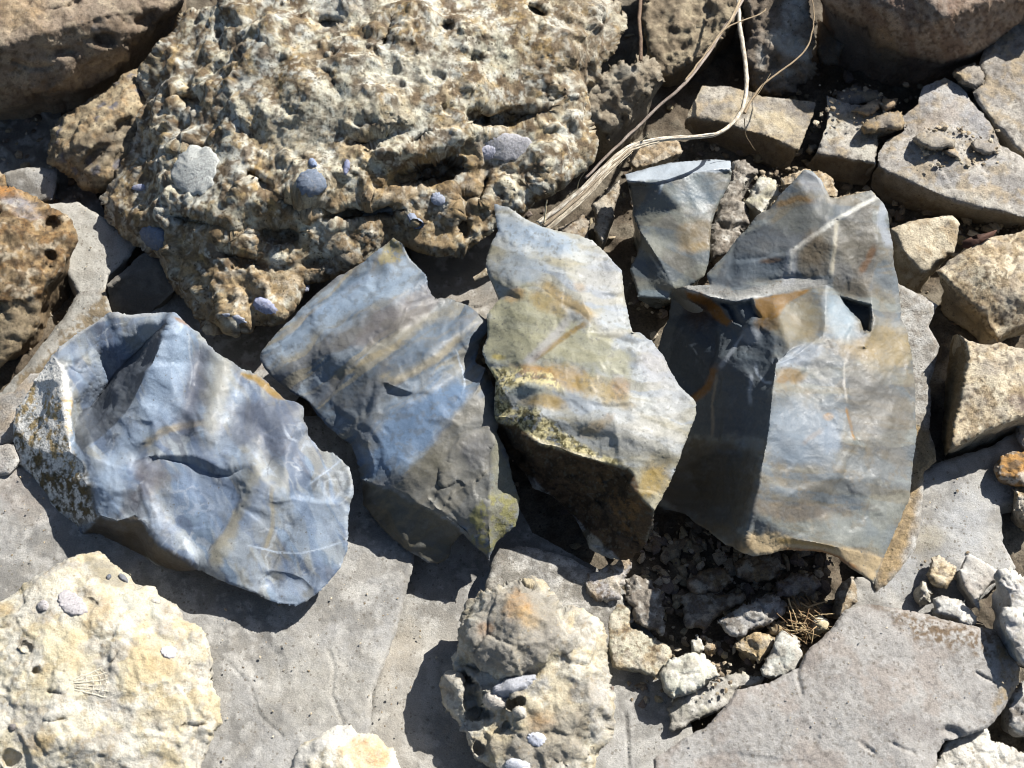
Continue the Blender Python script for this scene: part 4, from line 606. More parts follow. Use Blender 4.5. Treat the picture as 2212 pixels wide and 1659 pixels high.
f3 = rock('flint_nodule', 'pale flint stained yellow with a dark crusted underside, third from left', 'flint', T(1, 1),
     [(1000, -329, 70), (1100, -289), (1190, -226), (1290, -179, 70), (1400, -159), (1500, -139), (1620, -90), (1700, -20), (1750, 40, 68), (1810, 100), (1830, 240), (1870, 350), (1895, 480, 70), (1940, 485), (2030, 560), (2100, 640), (2145, 730, 68), (2200, 840), (2290, 950), (2300, 1030), (2260, 1150, 66), (2200, 1310), (2130, 1460), (2060, 1590), (2030, 1645, 56), (2010, 1720), (1980, 1820), (1950, 1880, 34), (1900, 1920), (1830, 1955, 24), (1700, 1930), (1620, 1890), (1560, 1800), (1510, 1700), (1450, 1640, 22), (1380, 1570), (1240, 1500), (1200, 1390), (1100, 1280), (1060, 1220, 30), (1010, 1120, 40), (1002, 1040, 56), (1000, 900, 62), (990, 800), (935, 700), (905, 620, 66), (910, 580), (940, 520), (950, 380), (1000, 330), (1030, 280, 66), (1010, 190), (970, 130), (950, 60), (955, 0, 66), (970, -80), (1020, -160), (1005, -250)],
     cre=[[(1008, 1045, 60), (1080, 1050, 63), (1150, 1095, 64), (1165, 1160, 64), (1300, 1220, 66), (1400, 1250, 66), (1500, 1285, 66), (1700, 1340, 65), (1860, 1370, 64), (1900, 1420, 63), (1870, 1490, 60), (1950, 1570, 58), (2028, 1645, 56)], [(1870, 1440, 58), (1860, 1560, 50), (1850, 1700, 42)], [(1900, 490, 73), (1700, 430, 75), (1500, 480, 75), (1300, 620, 74), (1200, 700, 73)], [(1060, 900, 70), (1140, 820, 72), (1300, 860, 73), (1600, 920, 74), (1880, 945, 74)]],
     pts=[(1200, 0, 74), (1500, 100, 76), (1650, 300, 76), (1200, 300, 74), (1100, 550, 72), (1400, 750, 72), (1700, 700, 75), (2000, 800, 73), (1500, 1050, 72), (1900, 1200, 71), (2150, 1100, 68), (1250, 1100, 69), (1080, 980, 64), (1200, 1250, 46), (1450, 1450, 40), (1700, 1550, 40), (1650, 1750, 32), (1300, 1380, 40), (1050, 100, 70), (1100, -100, 73)],
     mat='flint', s=3.2, jag=1.9, jagf=0.22, smooth=12, crisp=True, calm=True, alb=.70, bev=0.8, bevw=4, zb=14, under=0.26, nz=FN + [('fbm', .25, 12)], base='#a9a79a',
     ops=[('ridge', [(960, 420), (1400, 330), (1880, 420)], 90, 2.0), ('ridge', [(1500, -100), (1650, 200), (1850, 430)], 90, -2.0), ('ridge', [(1300, 1020), (1700, 1060), (2150, 1250)], 80, 1.8), ('step', [(1600, 940), (1750, 955), (1880, 945)], 140, 1.4), ('step', [(2020, 640), (1930, 560), (1700, 515), (1560, 540)], 110, 1.4), ('scars', [(1000, 1050), (1160, 1100), (1500, 1290), (1860, 1380), (1950, 1600), (1960, 1900), (1500, 1700), (1050, 1220)], 13, 4), ('step', [(1300, 190), (1400, 270), (1520, 330), (1640, 410)], 90, 1.2)],
     paint=[('crk', '#6e6a58', 26, .035, .45), ('scr', '#c9cfd4', 50, 26, 2.2, .5, 20), ('band', '#8c98a6', 12, 70, 12, .52, .09, .7), ('band', '#bcc0bf', 14, 80, 9, .57, .06, .7, 2), ('band', '#a59c7c', 10, 60, 9, .6, .06, .5, 4),
            ('p', '#a5a284', [(950, 300), (1200, 190), (1500, 400), (1900, 650), (1850, 800), (1300, 690), (930, 720), (910, 580)], 90, .8), ('b', '#8ba0b6', 1250, -120, 300, 70, 20, .75), ('b', '#93a5b8', 1150, 80, 150, 120, 0, .6), ('b', '#9ea1a6', 1700, 150, 150, 160, 30, .6), ('b', '#a6b0bc', 1800, 400, 130, 80, 10, .6), ('b', '#9c9ca2', 2080, 700, 150, 130, 60, .75), ('b', '#a6a8a8', 2150, 900, 120, 140, 30, .7), ('b', '#b6b5ae', 1900, 1150, 330, 130, 12, .8), ('b', '#aab4be', 1700, 1020, 200, 50, 8, .5),
            ('l', '#a58c58', [(1300, 190), (1400, 270), (1520, 330), (1640, 410)], 60, .75), ('b', '#a38a50', 1330, 310, 120, 55, 25, .75), ('b', '#b98f4a', 1130, 260, 70, 40, -20, .6), ('b', '#a0865c', 1540, 215, 40, 30, 30, .6), ('l', '#8a6f36', [(1600, 430), (1480, 500), (1350, 600), (1220, 690)], 30, .8), ('l', '#b3b1b4', [(1480, 400), (1400, 500), (1280, 620), (1180, 700)], 50, .6), ('b', '#a08044', 1450, 790, 160, 70, 12, .9), ('b', '#b59c62', 1700, 870, 190, 70, 15, .8), ('b', '#967048', 1810, 850, 60, 70, 40, .6), ('b', '#ab9054', 1300, 940, 130, 45, 8, .85), ('b', '#aab3ac', 1180, 870, 110, 50, 5, .8), ('b', '#b08236', 1230, 760, 130, 50, 10, .7), ('b', '#d8c268', 1020, 650, 40, 16, 0, .8), ('b', '#b38d40', 1650, 1110, 110, 40, -30, .5), ('l', '#3e3c30', [(1640, 520), (1800, 510), (1920, 560)], 30, .5),
            ('p', (.84, .73, .38), [(950, 715), (1150, 720), (1350, 780), (1460, 880), (1200, 820), (1090, 860), (1040, 920), (1100, 950), (1280, 1010), (1500, 1180), (1650, 1270), (1820, 1350), (1600, 1330), (1300, 1240), (1160, 1150), (1000, 1060), (1000, 850)], 40, .9, 5, .40), ('p', '#57502a', [(950, 720), (1350, 790), (1100, 860), (1040, 930), (1300, 1010), (1600, 1240), (1860, 1370), (1500, 1290), (1160, 1170), (1000, 1060)], 60, .9, 2.6, .56), ('b', '#a88a34', 2030, 1440, 90, 130, 30, .75), ('b', '#d9d1b4', 2040, 1600, 40, 50, 0, .8), ('l', (1.1, 1.0, .75), [(1170, 1160), (1320, 1210), (1500, 1275), (1700, 1330)], 22, .7),
            ('p', '#57442e', [(1000, 1060), (1150, 1110), (1300, 1235), (1500, 1300), (1860, 1380), (1900, 1430), (1950, 1580), (2028, 1650), (1960, 1900), (1830, 1970), (1450, 1650), (1050, 1230)], 18, .95), ('p', '#2f251a', [(1000, 1100), (1860, 1400), (1960, 1900), (1600, 1900), (1050, 1230)], 40, .8, 8, .5), ('p', '#8a6a42', [(1650, 1450), (1950, 1600), (1960, 1850), (1800, 1700)], 40, .7, 6, .45), ('n', '#6f6f66', 2.6, .72, .03, .5, 11)],  # underside: brown crust, with the overhang's shade painted into it
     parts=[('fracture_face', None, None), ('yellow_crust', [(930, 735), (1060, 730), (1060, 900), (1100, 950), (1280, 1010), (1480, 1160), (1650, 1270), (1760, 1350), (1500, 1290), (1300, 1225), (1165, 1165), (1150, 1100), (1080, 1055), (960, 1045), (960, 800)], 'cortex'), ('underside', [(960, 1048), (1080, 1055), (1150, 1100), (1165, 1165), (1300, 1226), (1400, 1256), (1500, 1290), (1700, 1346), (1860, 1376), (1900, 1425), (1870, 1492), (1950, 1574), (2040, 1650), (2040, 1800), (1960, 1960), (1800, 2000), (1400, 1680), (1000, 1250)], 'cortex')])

f4 = rock('flint_core', 'tall stepped flint with dark left face and white ledges, rightmost of the row', 'flint', T(2, 1),
     [(790, -559, 84), (840, -549), (900, -479), (950, -379, 82), (1000, -369), (1130, -399), (1220, -419, 80), (1290, -349), (1330, -279, 76), (1345, -109, 68), (1370, 50), (1400, 150, 60), (1420, 400, 55), (1455, 500), (1480, 700), (1505, 850, 50), (1510, 1150, 47), (1490, 1300), (1450, 1600, 43), (1420, 1709), (1310, 1939), (1280, 2009, 40), (1240, 2124, 38), (1180, 2079), (1100, 2029), (1000, 1959, 48), (900, 1929), (770, 1919), (630, 1909), (560, 1924, 54), (460, 1934), (380, 1904, 56), (280, 1869), (170, 1789, 40), (80, 1729), (0, 1669, 24), (-120, 1640, 18), (-300, 1500, 10), (-260, 1000, 8), (-180, 640, 12), (-134, 500, 18), (-95, 400, 24), (-70, 260, 34), (-58, 216, 42), (10, 204, 50), (140, 198, 56), (180, 190, 57), (160, 120, 57), (290, -19, 61), (400, -159), (480, -259, 70), (560, -309), (620, -389), (740, -509, 82)],
     cre=[[(10, 210, 52), (180, 268, 60), (330, 294, 63), (460, 264, 65), (640, 240, 67), (860, 203, 69), (928, 195, 69)], [(170, 205, 58), (330, 215, 62), (500, 168, 65), (690, 135, 67), (920, 160, 70)],
          [(928, 195, 70), (925, 430, 72), (905, 520, 74), (700, 600, 79), (598, 690, 82), (580, 900, 83), (560, 1100, 82), (522, 1300, 80), (492, 1500, 77), (455, 1659, 72), (400, 1880, 62)],
          [(1280, -395, 82), (1030, -257, 83), (950, -225, 82), (830, -120, 79), (700, -20, 75), (690, 120, 69)], [(1000, -240, 82), (985, -60, 79), (960, 130, 72)], [(1265, -280, 80), (1265, -80, 76), (1240, 100, 71), (1225, 290, 67), (1228, 480, 66), (1195, 600, 66)], [(1020, 262, 64), (1060, 360, 66), (1140, 440, 66), (1185, 590, 68)], [(1195, 600, 67), (1080, 600, 70), (1040, 720, 70), (1060, 980, 68), (1110, 1180, 66), (1000, 1400, 65), (880, 1650, 60)], [(1460, 700, 54), (1400, 900, 56), (1320, 1400, 54), (1320, 1700, 48)],
          [(440, 1800, 62), (700, 1830, 58), (1000, 1890, 54), (1250, 1950, 44)], [(590, 300, 68), (590, 690, 74)]],
     pts=[(560, -150, 74), (450, 0, 69), (850, -300, 83), (820, 0, 74), (1120, -100, 77), (1130, 120, 70.5), (0, 500, 32), (100, 900, 30), (300, 1000, 50), (450, 800, 66), (400, 1300, 62), (200, 1300, 40), (0, 1200, 20), (300, 1650, 50), (100, 1550, 28), (500, 600, 66), (760, 450, 68), (800, 1200, 73), (1300, 800, 63), (1300, 1200, 60), (750, 1600, 66), (150, 350, 40), (760, 850, 74)],
     mat='flint', s=3.2, jag=2.0, jagf=0.22, smooth=12, crisp=True, calm=True, alb=.55, bev=0.8, bevw=4, zb=8, under=0.35, nz=[('scar', 2.6, 38), ('scar', .6, 14, 9), ('terr_p', .38, 34, 4), ('fbm', .18, 6)], base='#92928c',
     ops=[('cut', [(205, 288), (330, 302), (455, 272), (470, 340), (522, 415), (455, 405), (392, 468), (320, 430), (290, 350)], 4), ('cut', [(1022, 262), (1100, 285), (1218, 318), (1228, 400), (1218, 490), (1160, 500), (1140, 430), (1080, 370), (1045, 320)], 9), ('scars', [(300, 440), (590, 430), (590, 830), (470, 860), (330, 640)], 12, 1.6), ('step', [(245, 470), (235, 640), (180, 800), (40, 945)], 170, 5), ('step', [(930, 560), (860, 552), (720, 655), (605, 700)], 140, 3), ('step', [(890, 965), (780, 900), (740, 830), (600, 870)], 100, 2), ('step', [(700, -20), (500, 40), (300, 60)], 120, 2), ('step', [(880, 1650), (1000, 1430), (1110, 1200), (1060, 1000), (1045, 800)], 160, 2)],
     paint=[('crk', '#c9c8c0', 22, .05, .5), ('crk', '#54504a', 26, .035, .5), ('scr', '#b9c0c4', 60, 30, 2.2, .5, 90), ('band', '#6e7880', 6, 90, 12, .5, .09, .75), ('band', '#a3a79f', 6, 90, 8, .57, .06, .7, 2), ('band', '#8e7f60', 8, 80, 5, .6, .05, .4, 4), ('n', '#84909a', 24, .56, .1, .4, 2), ('n', '#98876a', 10, .64, .06, .3, 6),
            ('b', '#8a9cae', 750, 1150, 180, 150, 0, .6), ('b', '#aebdd0', 950, 1180, 70, 90, 10, .8), ('b', '#84909a', 800, 1000, 260, 120, 0, .5), ('b', '#b09a68', 1330, 600, 140, 170, 60, .75), ('b', '#b8a072', 1130, 600, 130, 70, 10, .7), ('b', '#858480', 1250, 850, 180, 120, 20, .5), ('b', '#9c8a5e', 750, 420, 150, 200, 20, .6), ('b', '#a9bdca', 1020, 400, 80, 160, -25, .85, .4), ('b', '#aebac8', 760, 640, 150, 60, -20, .8), ('b', '#9f824e', 720, 770, 90, 45, 5, .85), ('b', '#a07c48', 650, 800, 40, 25, 0, .7), ('b', '#a9a59a', 900, 740, 70, 70, 0, .5), ('l', '#b58338', [(1060, 980), (1100, 1100), (1110, 1190)], 14, .8), ('l', '#b58a4a', [(900, 1130), (820, 1180), (780, 1220)], 26, .6), ('l', '#cfcac0', [(1080, 610), (1045, 720), (1045, 850), (1065, 960)], 10, .7), ('b', '#b98a3c', 950, 1040, 30, 20, 0, .9),
            ('p', '#70757a', [(577, -231), (829, -393), (946, -321), (937, -195), (721, -33), (649, 92), (326, 200), (182, 182), (398, -141)], 24, .75), ('l', '#94806052'[:7], [(560, -220), (700, -330), (830, -380)], 36, .6), ('p', '#7b7568', [(757, -33), (991, -213), (937, 128), (793, 146), (721, 56)], 16, .75), ('p', '#78736a', [(1027, -231), (1224, -357), (1260, 38), (1188, 272), (973, 218), (973, -33)], 16, .7), ('p', '#8896a4', [(610, 920), (1020, 1040), (1010, 1370), (530, 1350)], 80, .65), ('p', '#847f76', [(1060, 610), (1490, 970), (1440, 1400), (1080, 1130)], 60, .6),  # upper facets: shade of grazing sun painted into their grey and brown
            ('b', '#a2917a', 700, 1650, 300, 60, 4, .6), ('p', (.85, .65, .38), [(420, 1790), (620, 1800), (900, 1880), (1150, 1910), (1290, 1960), (1240, 2124), (1000, 1965), (560, 1930), (380, 1910)], 40, .9), ('l', '#b0702e', [(640, 1900), (900, 1925), (1000, 1955), (1150, 2040)], 24, .7), ('l', '#c9a24c', [(600, 1840), (850, 1870), (1000, 1900)], 30, .6),
            ('l', (1.0, 1.0, .95), [(10, 206), (180, 262), (330, 286), (500, 250), (690, 180), (900, 180)], 40, .85), ('p', '#b4b3ad', [(150, 140), (330, 240), (560, 180), (690, 130), (930, 160), (930, 195), (640, 240), (460, 262), (330, 292), (30, 215)], 30, .8), ('b', '#d6d8da', 690, 90, 40, 110, 10, .85), ('l', (1.0, .98, .88), [(1280, -395), (1030, -257), (830, -120), (710, -30), (690, 110)], 24, .8), ('l', '#cfc6ae', [(1000, -240), (985, -60), (960, 130)], 24, .8), ('l', '#c3ccd8', [(1300, -350), (1290, -200), (1340, -60)], 50, .7), ('b', '#74828e', 480, 80, 230, 90, -10, .7), ('b', '#7a7a6e', 760, -260, 180, 100, -10, .6), ('l', '#a27c42', [(600, -330), (750, -380), (850, -360)], 30, .6), ('b', '#a5763a', 580, 30, 70, 16, -5, .6), ('b', '#7d6a4c', 850, -20, 100, 120, 0, .7), ('b', '#7c7462', 1130, -60, 130, 140, 0, .65), ('l', '#8a5f30', [(1240, -60), (1200, 30), (1150, 110)], 36, .7), ('b', '#b9bfc8', 840, -480, 80, 60, 0, .6), ('b', '#9a8e78', 1150, 190, 130, 60, 0, .6),
            ('b', '#8a857a', -10, 400, 50, 240, 5, .8), ('p', '#56636f', [(-300, 250), (560, 300), (600, 690), (575, 1000), (550, 1180), (-300, 1150)], 60, .8), ('p', '#3f4b57', [(40, 300), (130, 290), (210, 380), (235, 520), (220, 680), (150, 840), (40, 930), (-100, 800), (-60, 500)], 16, .8), ('l', '#aeb8c0', [(95, 570), (60, 580), (100, 640)], 8, .8), ('p', '#5e5444', [(-250, 1250), (100, 1200), (490, 1290), (440, 1680), (380, 1900), (0, 1680), (-300, 1560)], 120, .75), ('b', '#78684c', 230, 1780, 160, 60, 25, .6), ('p', '#a06c24', [(20, 220), (130, 250), (230, 330), (320, 420), (290, 460), (200, 400), (150, 320), (30, 270)], 24, .95), ('p', '#9a722e', [(455, 275), (860, 205), (700, 290), (610, 400), (520, 415), (470, 340)], 20, .85), ('b', '#8f6c2e', 540, 440, 70, 50, 0, .8), ('l', '#9a6c30', [(230, 720), (160, 850), (40, 940)], 40, .85), ('b', '#5a4028', 120, 380, 90, 110, 0, .7), ('b', '#b4bac0', 450, 520, 60, 50, 0, .7), ('l', '#c8d2dc', [(470, 700), (480, 760), (530, 815), (575, 820)], 16, .9), ('l', '#c2cad2', [(445, 760), (440, 850), (436, 960)], 22, .8), ('l', '#b3a898', [(235, 760), (190, 960), (200, 1050), (188, 1180)], 18, .7), ('l', '#c2c9d0', [(350, 570), (310, 650), (250, 730)], 26, .7), ('l', '#c5ccd2', [(395, 505), (350, 575), (300, 650)], 14, .8)],  # dark blue grey on the left face and its bowl is painted shade
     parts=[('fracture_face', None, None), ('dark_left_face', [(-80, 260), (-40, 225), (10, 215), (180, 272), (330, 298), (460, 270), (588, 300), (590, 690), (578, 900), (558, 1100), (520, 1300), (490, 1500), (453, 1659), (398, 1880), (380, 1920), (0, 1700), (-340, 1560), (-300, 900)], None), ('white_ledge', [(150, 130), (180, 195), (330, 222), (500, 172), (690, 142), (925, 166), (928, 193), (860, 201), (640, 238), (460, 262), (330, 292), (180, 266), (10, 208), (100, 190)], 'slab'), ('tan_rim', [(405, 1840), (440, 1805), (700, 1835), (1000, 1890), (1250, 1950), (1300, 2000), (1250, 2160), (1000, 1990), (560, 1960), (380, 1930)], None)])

f5 = rock('glassy_flint', 'small glassy grey flint with a bright upper edge behind the third flint', 'flint', T(1, 0),
     [(1840, 1130, 48), (1990, 1085), (2100, 1060), (2212, 1045, 50), (2390, 1030), (2525, 1040, 50), (2530, 1130, 52), (2510, 1200), (2430, 1340), (2400, 1450, 46), (2390, 1600), (2380, 1700), (2350, 1790), (2230, 1875), (2140, 1900), (2130, 1944, 30), (1920, 1925, 30), (1920, 1900), (1870, 1750, 32), (1910, 1660), (1930, 1590), (1930, 1490, 40), (1890, 1400), (1885, 1300), (1860, 1200)],
     cre=[[(1850, 1172, 56), (2050, 1192, 57), (2150, 1165, 57), (2240, 1120, 57), (2400, 1095, 57), (2520, 1095, 56)], [(1935, 1500, 45), (2080, 1720, 41), (2160, 1870, 35)]],
     pts=[(2200, 1350, 51), (2250, 1600, 43), (1980, 1700, 36), (2000, 1850, 33)],
     mat='glassy', s=3.2, jag=1.5, jagf=.1, smooth=4, crisp=True, calm=True, alb=.55, bev=0.8, bevw=4, zb=2, nz=[('scar', .9, 24), ('fbm', .15, 8)], base='#8b897f',
     paint=[('band', '#74828c', 8, 60, 9, .5, .1, .7), ('n', '#a3a598', 14, .55, .1, .6, 2), ('p', (.66, .74, .82), [(1830, 1120), (2212, 1040), (2530, 1030), (2530, 1105), (2240, 1125), (2150, 1165), (1860, 1180)], 16, .9), ('b', '#8a9fae', 2300, 1250, 130, 120, 0, .6), ('b', '#a69068', 2280, 1540, 120, 90, -10, .8), ('b', '#b0965f', 2330, 1600, 60, 30, 0, .7), ('b', '#a7a99c', 2060, 1580, 120, 80, -20, .7), ('b', '#5c6a76', 2000, 1740, 90, 80, 20, .7), ('b', '#9fb0ba', 2030, 1905, 110, 25, 0, .8), ('l', '#d4e0e8', [(2080, 1190), (2060, 1260)], 12, .8), ('l', '#c2c8c4', [(1990, 1640), (2060, 1740), (2150, 1860)], 14, .7)],  # strip along the upper edge: glossy highlight painted as pale blue
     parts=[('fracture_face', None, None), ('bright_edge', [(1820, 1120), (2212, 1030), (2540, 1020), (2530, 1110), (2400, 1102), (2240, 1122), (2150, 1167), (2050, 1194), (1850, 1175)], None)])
# ------------------------------------------------------------------ pale fossil rocks in front
YEL = [('n', '#efe8d2', 28, .5, .13, .85), ('n', '#e2cfa4', 20, .58, .08, .65, 2), ('n', '#c4c0b8', 17, .57, .07, .75, 4), ('n', '#f4f0e2', 12, .58, .08, .7, 6), ('n', '#b39c74', 4, .68, .04, .4, 9)]
yel = rock('fossil_rock', 'broad pale yellow fossil rock in the bottom left corner', 'rock', T(0, 2),
     [(-480, 640, 44), (0, 560, 46), (80, 520), (200, 440, 46), (290, 400), (400, 350, 44), (500, 290), (635, 255, 40), (690, 300), (760, 345), (860, 390, 38), (880, 450), (980, 500, 38), (1060, 560), (1140, 620, 38), (1190, 690), (1280, 740), (1330, 800, 38), (1380, 870), (1415, 960, 36), (1420, 1150), (1445, 1370, 34), (1390, 1420), (1350, 1580, 32), (1310, 1680), (1290, 1880, 30), (-480, 1880, 40)],
     pts=[(400, 600, 54), (800, 800, 52), (300, 1100, 54), (900, 1200, 48), (0, 900, 54), (500, 1500, 50), (0, 1400, 52), (1200, 1000, 44), (700, 480, 47)],
     mat='pale', s=4.2, jag=3, smooth=10, bev=4, bevw=14, nz=[('fbm', 2.4, 34), ('facet', 2.6, 24), ('terr', 1.0, 30), ('fbm', 1.5, 9), ('ridge', .7, 8), ('fbm', .5, 3)], base='#e2d8bc', alb=.64,
     paint=YEL + [('b', '#cfc9bc', 180, 560, 60, 220, 30, .6), ('b', '#dfc596', 650, 620, 110, 120, 20, .7), ('b', '#f0e8c8', 350, 830, 120, 100, 0, .7), ('b', '#bcb6ab', 620, 880, 130, 60, 20, .6), ('b', '#e0c492', 1050, 980, 200, 80, 20, .6), ('b', '#b5ada0', 1010, 1340, 100, 70, 10, .6), ('b', '#c2bdb6', 780, 1290, 130, 50, 30, .5), ('p', '#a39a84', [(560, 300), (690, 320), (900, 480), (750, 480), (600, 420)], 40, .7), ('b', '#d8dcc8', 900, 600, 140, 70, 30, .6), ('b', '#d8b982', 280, 1500, 60, 90, 30, .6), ('b', '#d6b172', 30, 630, 60, 40, 0, .6)],
     ops=[('pit', 350, 1170, 60, 20, 10, 3.5), ('pit', 360, 1350, 70, 24, -10, 3.5), ('pit', 230, 1030, 30, 34, 20, 4), ('pit', 170, 880, 40, 14, 30, 2.5), ('groove', [(720, 980), (760, 920)], 14, 1.2), ('pit', 1400, 1450, 50, 40, 0, 3), ('pit', 60, 1600, 60, 60, 0, 5), ('groove', [(0, 760), (70, 740), (120, 690)], 30, 2), ('pit', 580, 590, 40, 40, 0, 2), ('pit', 1250, 1390, 90, 24, -10, 2)])
knob = rock('fossil_rock', 'knobbly cream and grey fossil rock at bottom centre', 'rock', T(1, 2),
     [(1160, 405, 44), (1050, 460, 44), (985, 490, 40), (900, 510, 36), (830, 590), (780, 720, 32), (740, 890, 32), (710, 940), (720, 1010, 34), (650, 1060, 34), (640, 1130), (660, 1270, 32), (740, 1380), (790, 1440, 32), (820, 1560), (880, 1610, 32), (1000, 1680, 32), (1100, 1850, 32), (1640, 1850, 32), (1620, 1640), (1670, 1550, 34), (1730, 1480, 34), (1775, 1300, 34), (1760, 1150, 34), (1740, 900, 36), (1720, 750, 36), (1650, 670, 36), (1500, 605, 38), (1420, 630, 40), (1360, 560, 44), (1300, 450, 44)],
     cre=[[(975, 540, 52), (880, 700, 50), (830, 800, 50), (840, 880, 48), (920, 960, 49), (1080, 1030, 50), (1300, 985, 50), (1380, 900, 51), (1400, 760, 52), (1390, 660, 50)], [(830, 990, 38), (1000, 1060, 43), (1250, 1050, 42), (1400, 950, 44)], [(820, 1130, 46), (1000, 1180, 47), (1100, 1160, 47), (1290, 1050, 47)]],
     pts=[(1150, 600, 60), (1150, 800, 61), (1050, 900, 57), (1280, 700, 58), (1550, 800, 44), (1600, 1000, 44), (1650, 1300, 44), (1400, 1400, 43), (1200, 1500, 41), (1000, 1500, 38), (760, 1200, 40), (1400, 1200, 42), (940, 1350, 33)],
     mat='pale', s=4.0, jag=4, smooth=4, bev=4, bevw=14, nz=[('fbm', 2.4, 24), ('facet', 4.5, 17), ('lumps', 1.2, 9), ('fbm', 1.4, 8), ('ridge', .8, 7), ('fbm', .5, 2.5)], base='#dacfb4', alb=.64,
     paint=YEL + [('p', '#aca69b', [(1160, 410), (990, 500), (850, 760), (830, 860), (920, 970), (1080, 1030), (1300, 990), (1390, 900), (1410, 700), (1360, 560)], 50, .85), ('b', '#c99a5c', 1150, 600, 90, 90, 20, .7), ('b', '#a8794a', 930, 770, 60, 40, -20, .7), ('b', '#d8b478', 1200, 690, 80, 60, 30, .6), ('b', '#9aa0a8', 1150, 1130, 170, 60, -12, .8), ('b', '#9f9d98', 930, 1150, 90, 50, 0, .7), ('b', '#c2bfba', 1680, 1320, 80, 200, 0, .8), ('p', '#b1a99a', [(1250, 1350), (1600, 1250), (1580, 1550), (1400, 1640), (850, 1560), (830, 1480), (1100, 1480)], 80, .75), ('b', '#b3884c', 1290, 1350, 90, 70, 20, .7), ('n', '#8f8878', 3.5, .66, .04, .5, 17), ('b', '#d7d9de', 1130, 1640, 80, 40, 0, .8), ('b', '#8e8980', 830, 660, 60, 160, 15, .6)],
     ops=[('pit', 830, 1180, 60, 160, -12, 10, .5), ('pit', 900, 1310, 100, 40, 0, 8), ('pit', 1130, 1240, 70, 36, -20, 8), ('groove', [(720, 1020), (780, 1060), (840, 1090)], 34, 5), ('pit', 1630, 1570, 60, 30, -20, 4), ('pit', 890, 1540, 36, 50, -10, 4), ('pit', 1080, 1400, 40, 30, 30, 4), ('groove', [(820, 1000), (880, 1020), (930, 1020)], 14, 2), ('pit', 1215, 460, 34, 14, 30, 2), ('pit', 1190, 620, 20, 16, 0, 2), ('pit', 1420, 1620, 40, 14, 20, 4), ('groove', [(1050, 1100), (1020, 1160)], 14, 3)])
rock('fossil_rock', 'small yellow topped rock peeking in at the bottom edge', 'rock', D,
     [(618, 1680, 40), (640, 1620, 40), (668, 1598, 40), (715, 1575, 40), (755, 1563, 38), (770, 1585, 40), (815, 1590, 40), (850, 1620, 38), (862, 1660, 36), (865, 1760, 34), (600, 1760, 38)], pts=[(740, 1640, 48), (700, 1600, 44)],
     mat='pale', smooth=4, bev=4, bevw=12, nz=[('fbm', 1.6, 14), ('lumps', 1.2, 7), ('fbm', .6, 4)], base='#e0d6bc', paint=YEL + [('b', '#d2a262', 790, 1630, 50, 40, 0, .75), ('p', '#cfcdc8', [(600, 1640), (755, 1560), (770, 1585), (700, 1620), (640, 1680)], 20, .8)])

# ------------------------------------------------------------------ tan rocks along the right edge
TANP = [('n', '#e2d5ba', 14, .5, .1, .8), ('n', '#a08a68', 9, .56, .08, .7, 2), ('n', '#6c5a44', 3.2, .62, .05, .8, 5), ('n', '#8f8a84', 14, .6, .08, .4, 7)]
rock('limestone_block', 'tan speckled block at the right edge, upper of two beside the flint', 'rock', T(2, 1),
     [(1640, 100, 40), (1700, 60), (1740, 20, 42), (1800, -20), (1840, -70, 44), (1960, -110), (2040, -120, 44), (2250, -170, 44), (2450, -150, 42), (2450, 440, 30), (2212, 460, 30), (2100, 500), (2040, 560, 26), (1980, 500), (1930, 400, 28), (1800, 300), (1730, 200, 34)],
     cre=[[(1660, 110, 42), (1740, 200, 42), (1850, 300, 40), (1950, 380, 38), (2010, 500, 34), (2045, 540, 30)]], pts=[(2000, 100, 49), (2200, 250, 44)],
     mat='lime', smooth=3, bev=2, bevw=8, nz=[('fbm', 1.4, 16), ('fbm', .9, 5), ('lumps', .8, 5)], base='#d2c0a0', paint=TANP, zb=4)
rock('limestone_block', 'split tan block with a dark shaded left side, lower of two at right edge', 'rock', T(2, 1),
     [(1745, 515, 30), (1785, 508, 46), (1830, 540, 48), (1900, 560), (2010, 580, 48), (2050, 562), (2212, 600, 48), (2450, 640, 46), (2450, 980, 40), (2212, 1040, 42), (2000, 1120), (1850, 1190), (1735, 1255, 40), (1705, 1300, 14), (1680, 1200, 12), (1700, 900, 12), (1720, 700, 16)],
     cre=[[(1790, 515, 48), (1835, 560, 48), (1855, 650, 48), (1820, 800, 48), (1800, 930, 47), (1740, 1150, 44), (1735, 1240, 42)]], pts=[(2000, 800, 50)],
     mat='lime', smooth=2, bev=1, bevw=6, nz=[('fbm', 1.2, 16), ('fbm', .9, 5), ('fbm', .4, 2.5)], base='#d4c3a4', paint=TANP + [('b', '#8f877e', 2000, 720, 90, 60, 0, .6), ('b', '#5c4a4e', 2190, 960, 70, 60, 30, .8), ('p', '#8a744e', [(1740, 510), (1790, 510), (1850, 650), (1800, 930), (1730, 1250), (1690, 1310), (1660, 1200), (1690, 800)], 20, .8)],
     parts=[('block_top', None, None), ('split_side', [(1730, 500), (1788, 512), (1832, 562), (1852, 650), (1817, 800), (1797, 930), (1737, 1150), (1732, 1245), (1700, 1330), (1640, 1250), (1680, 700)], None)])
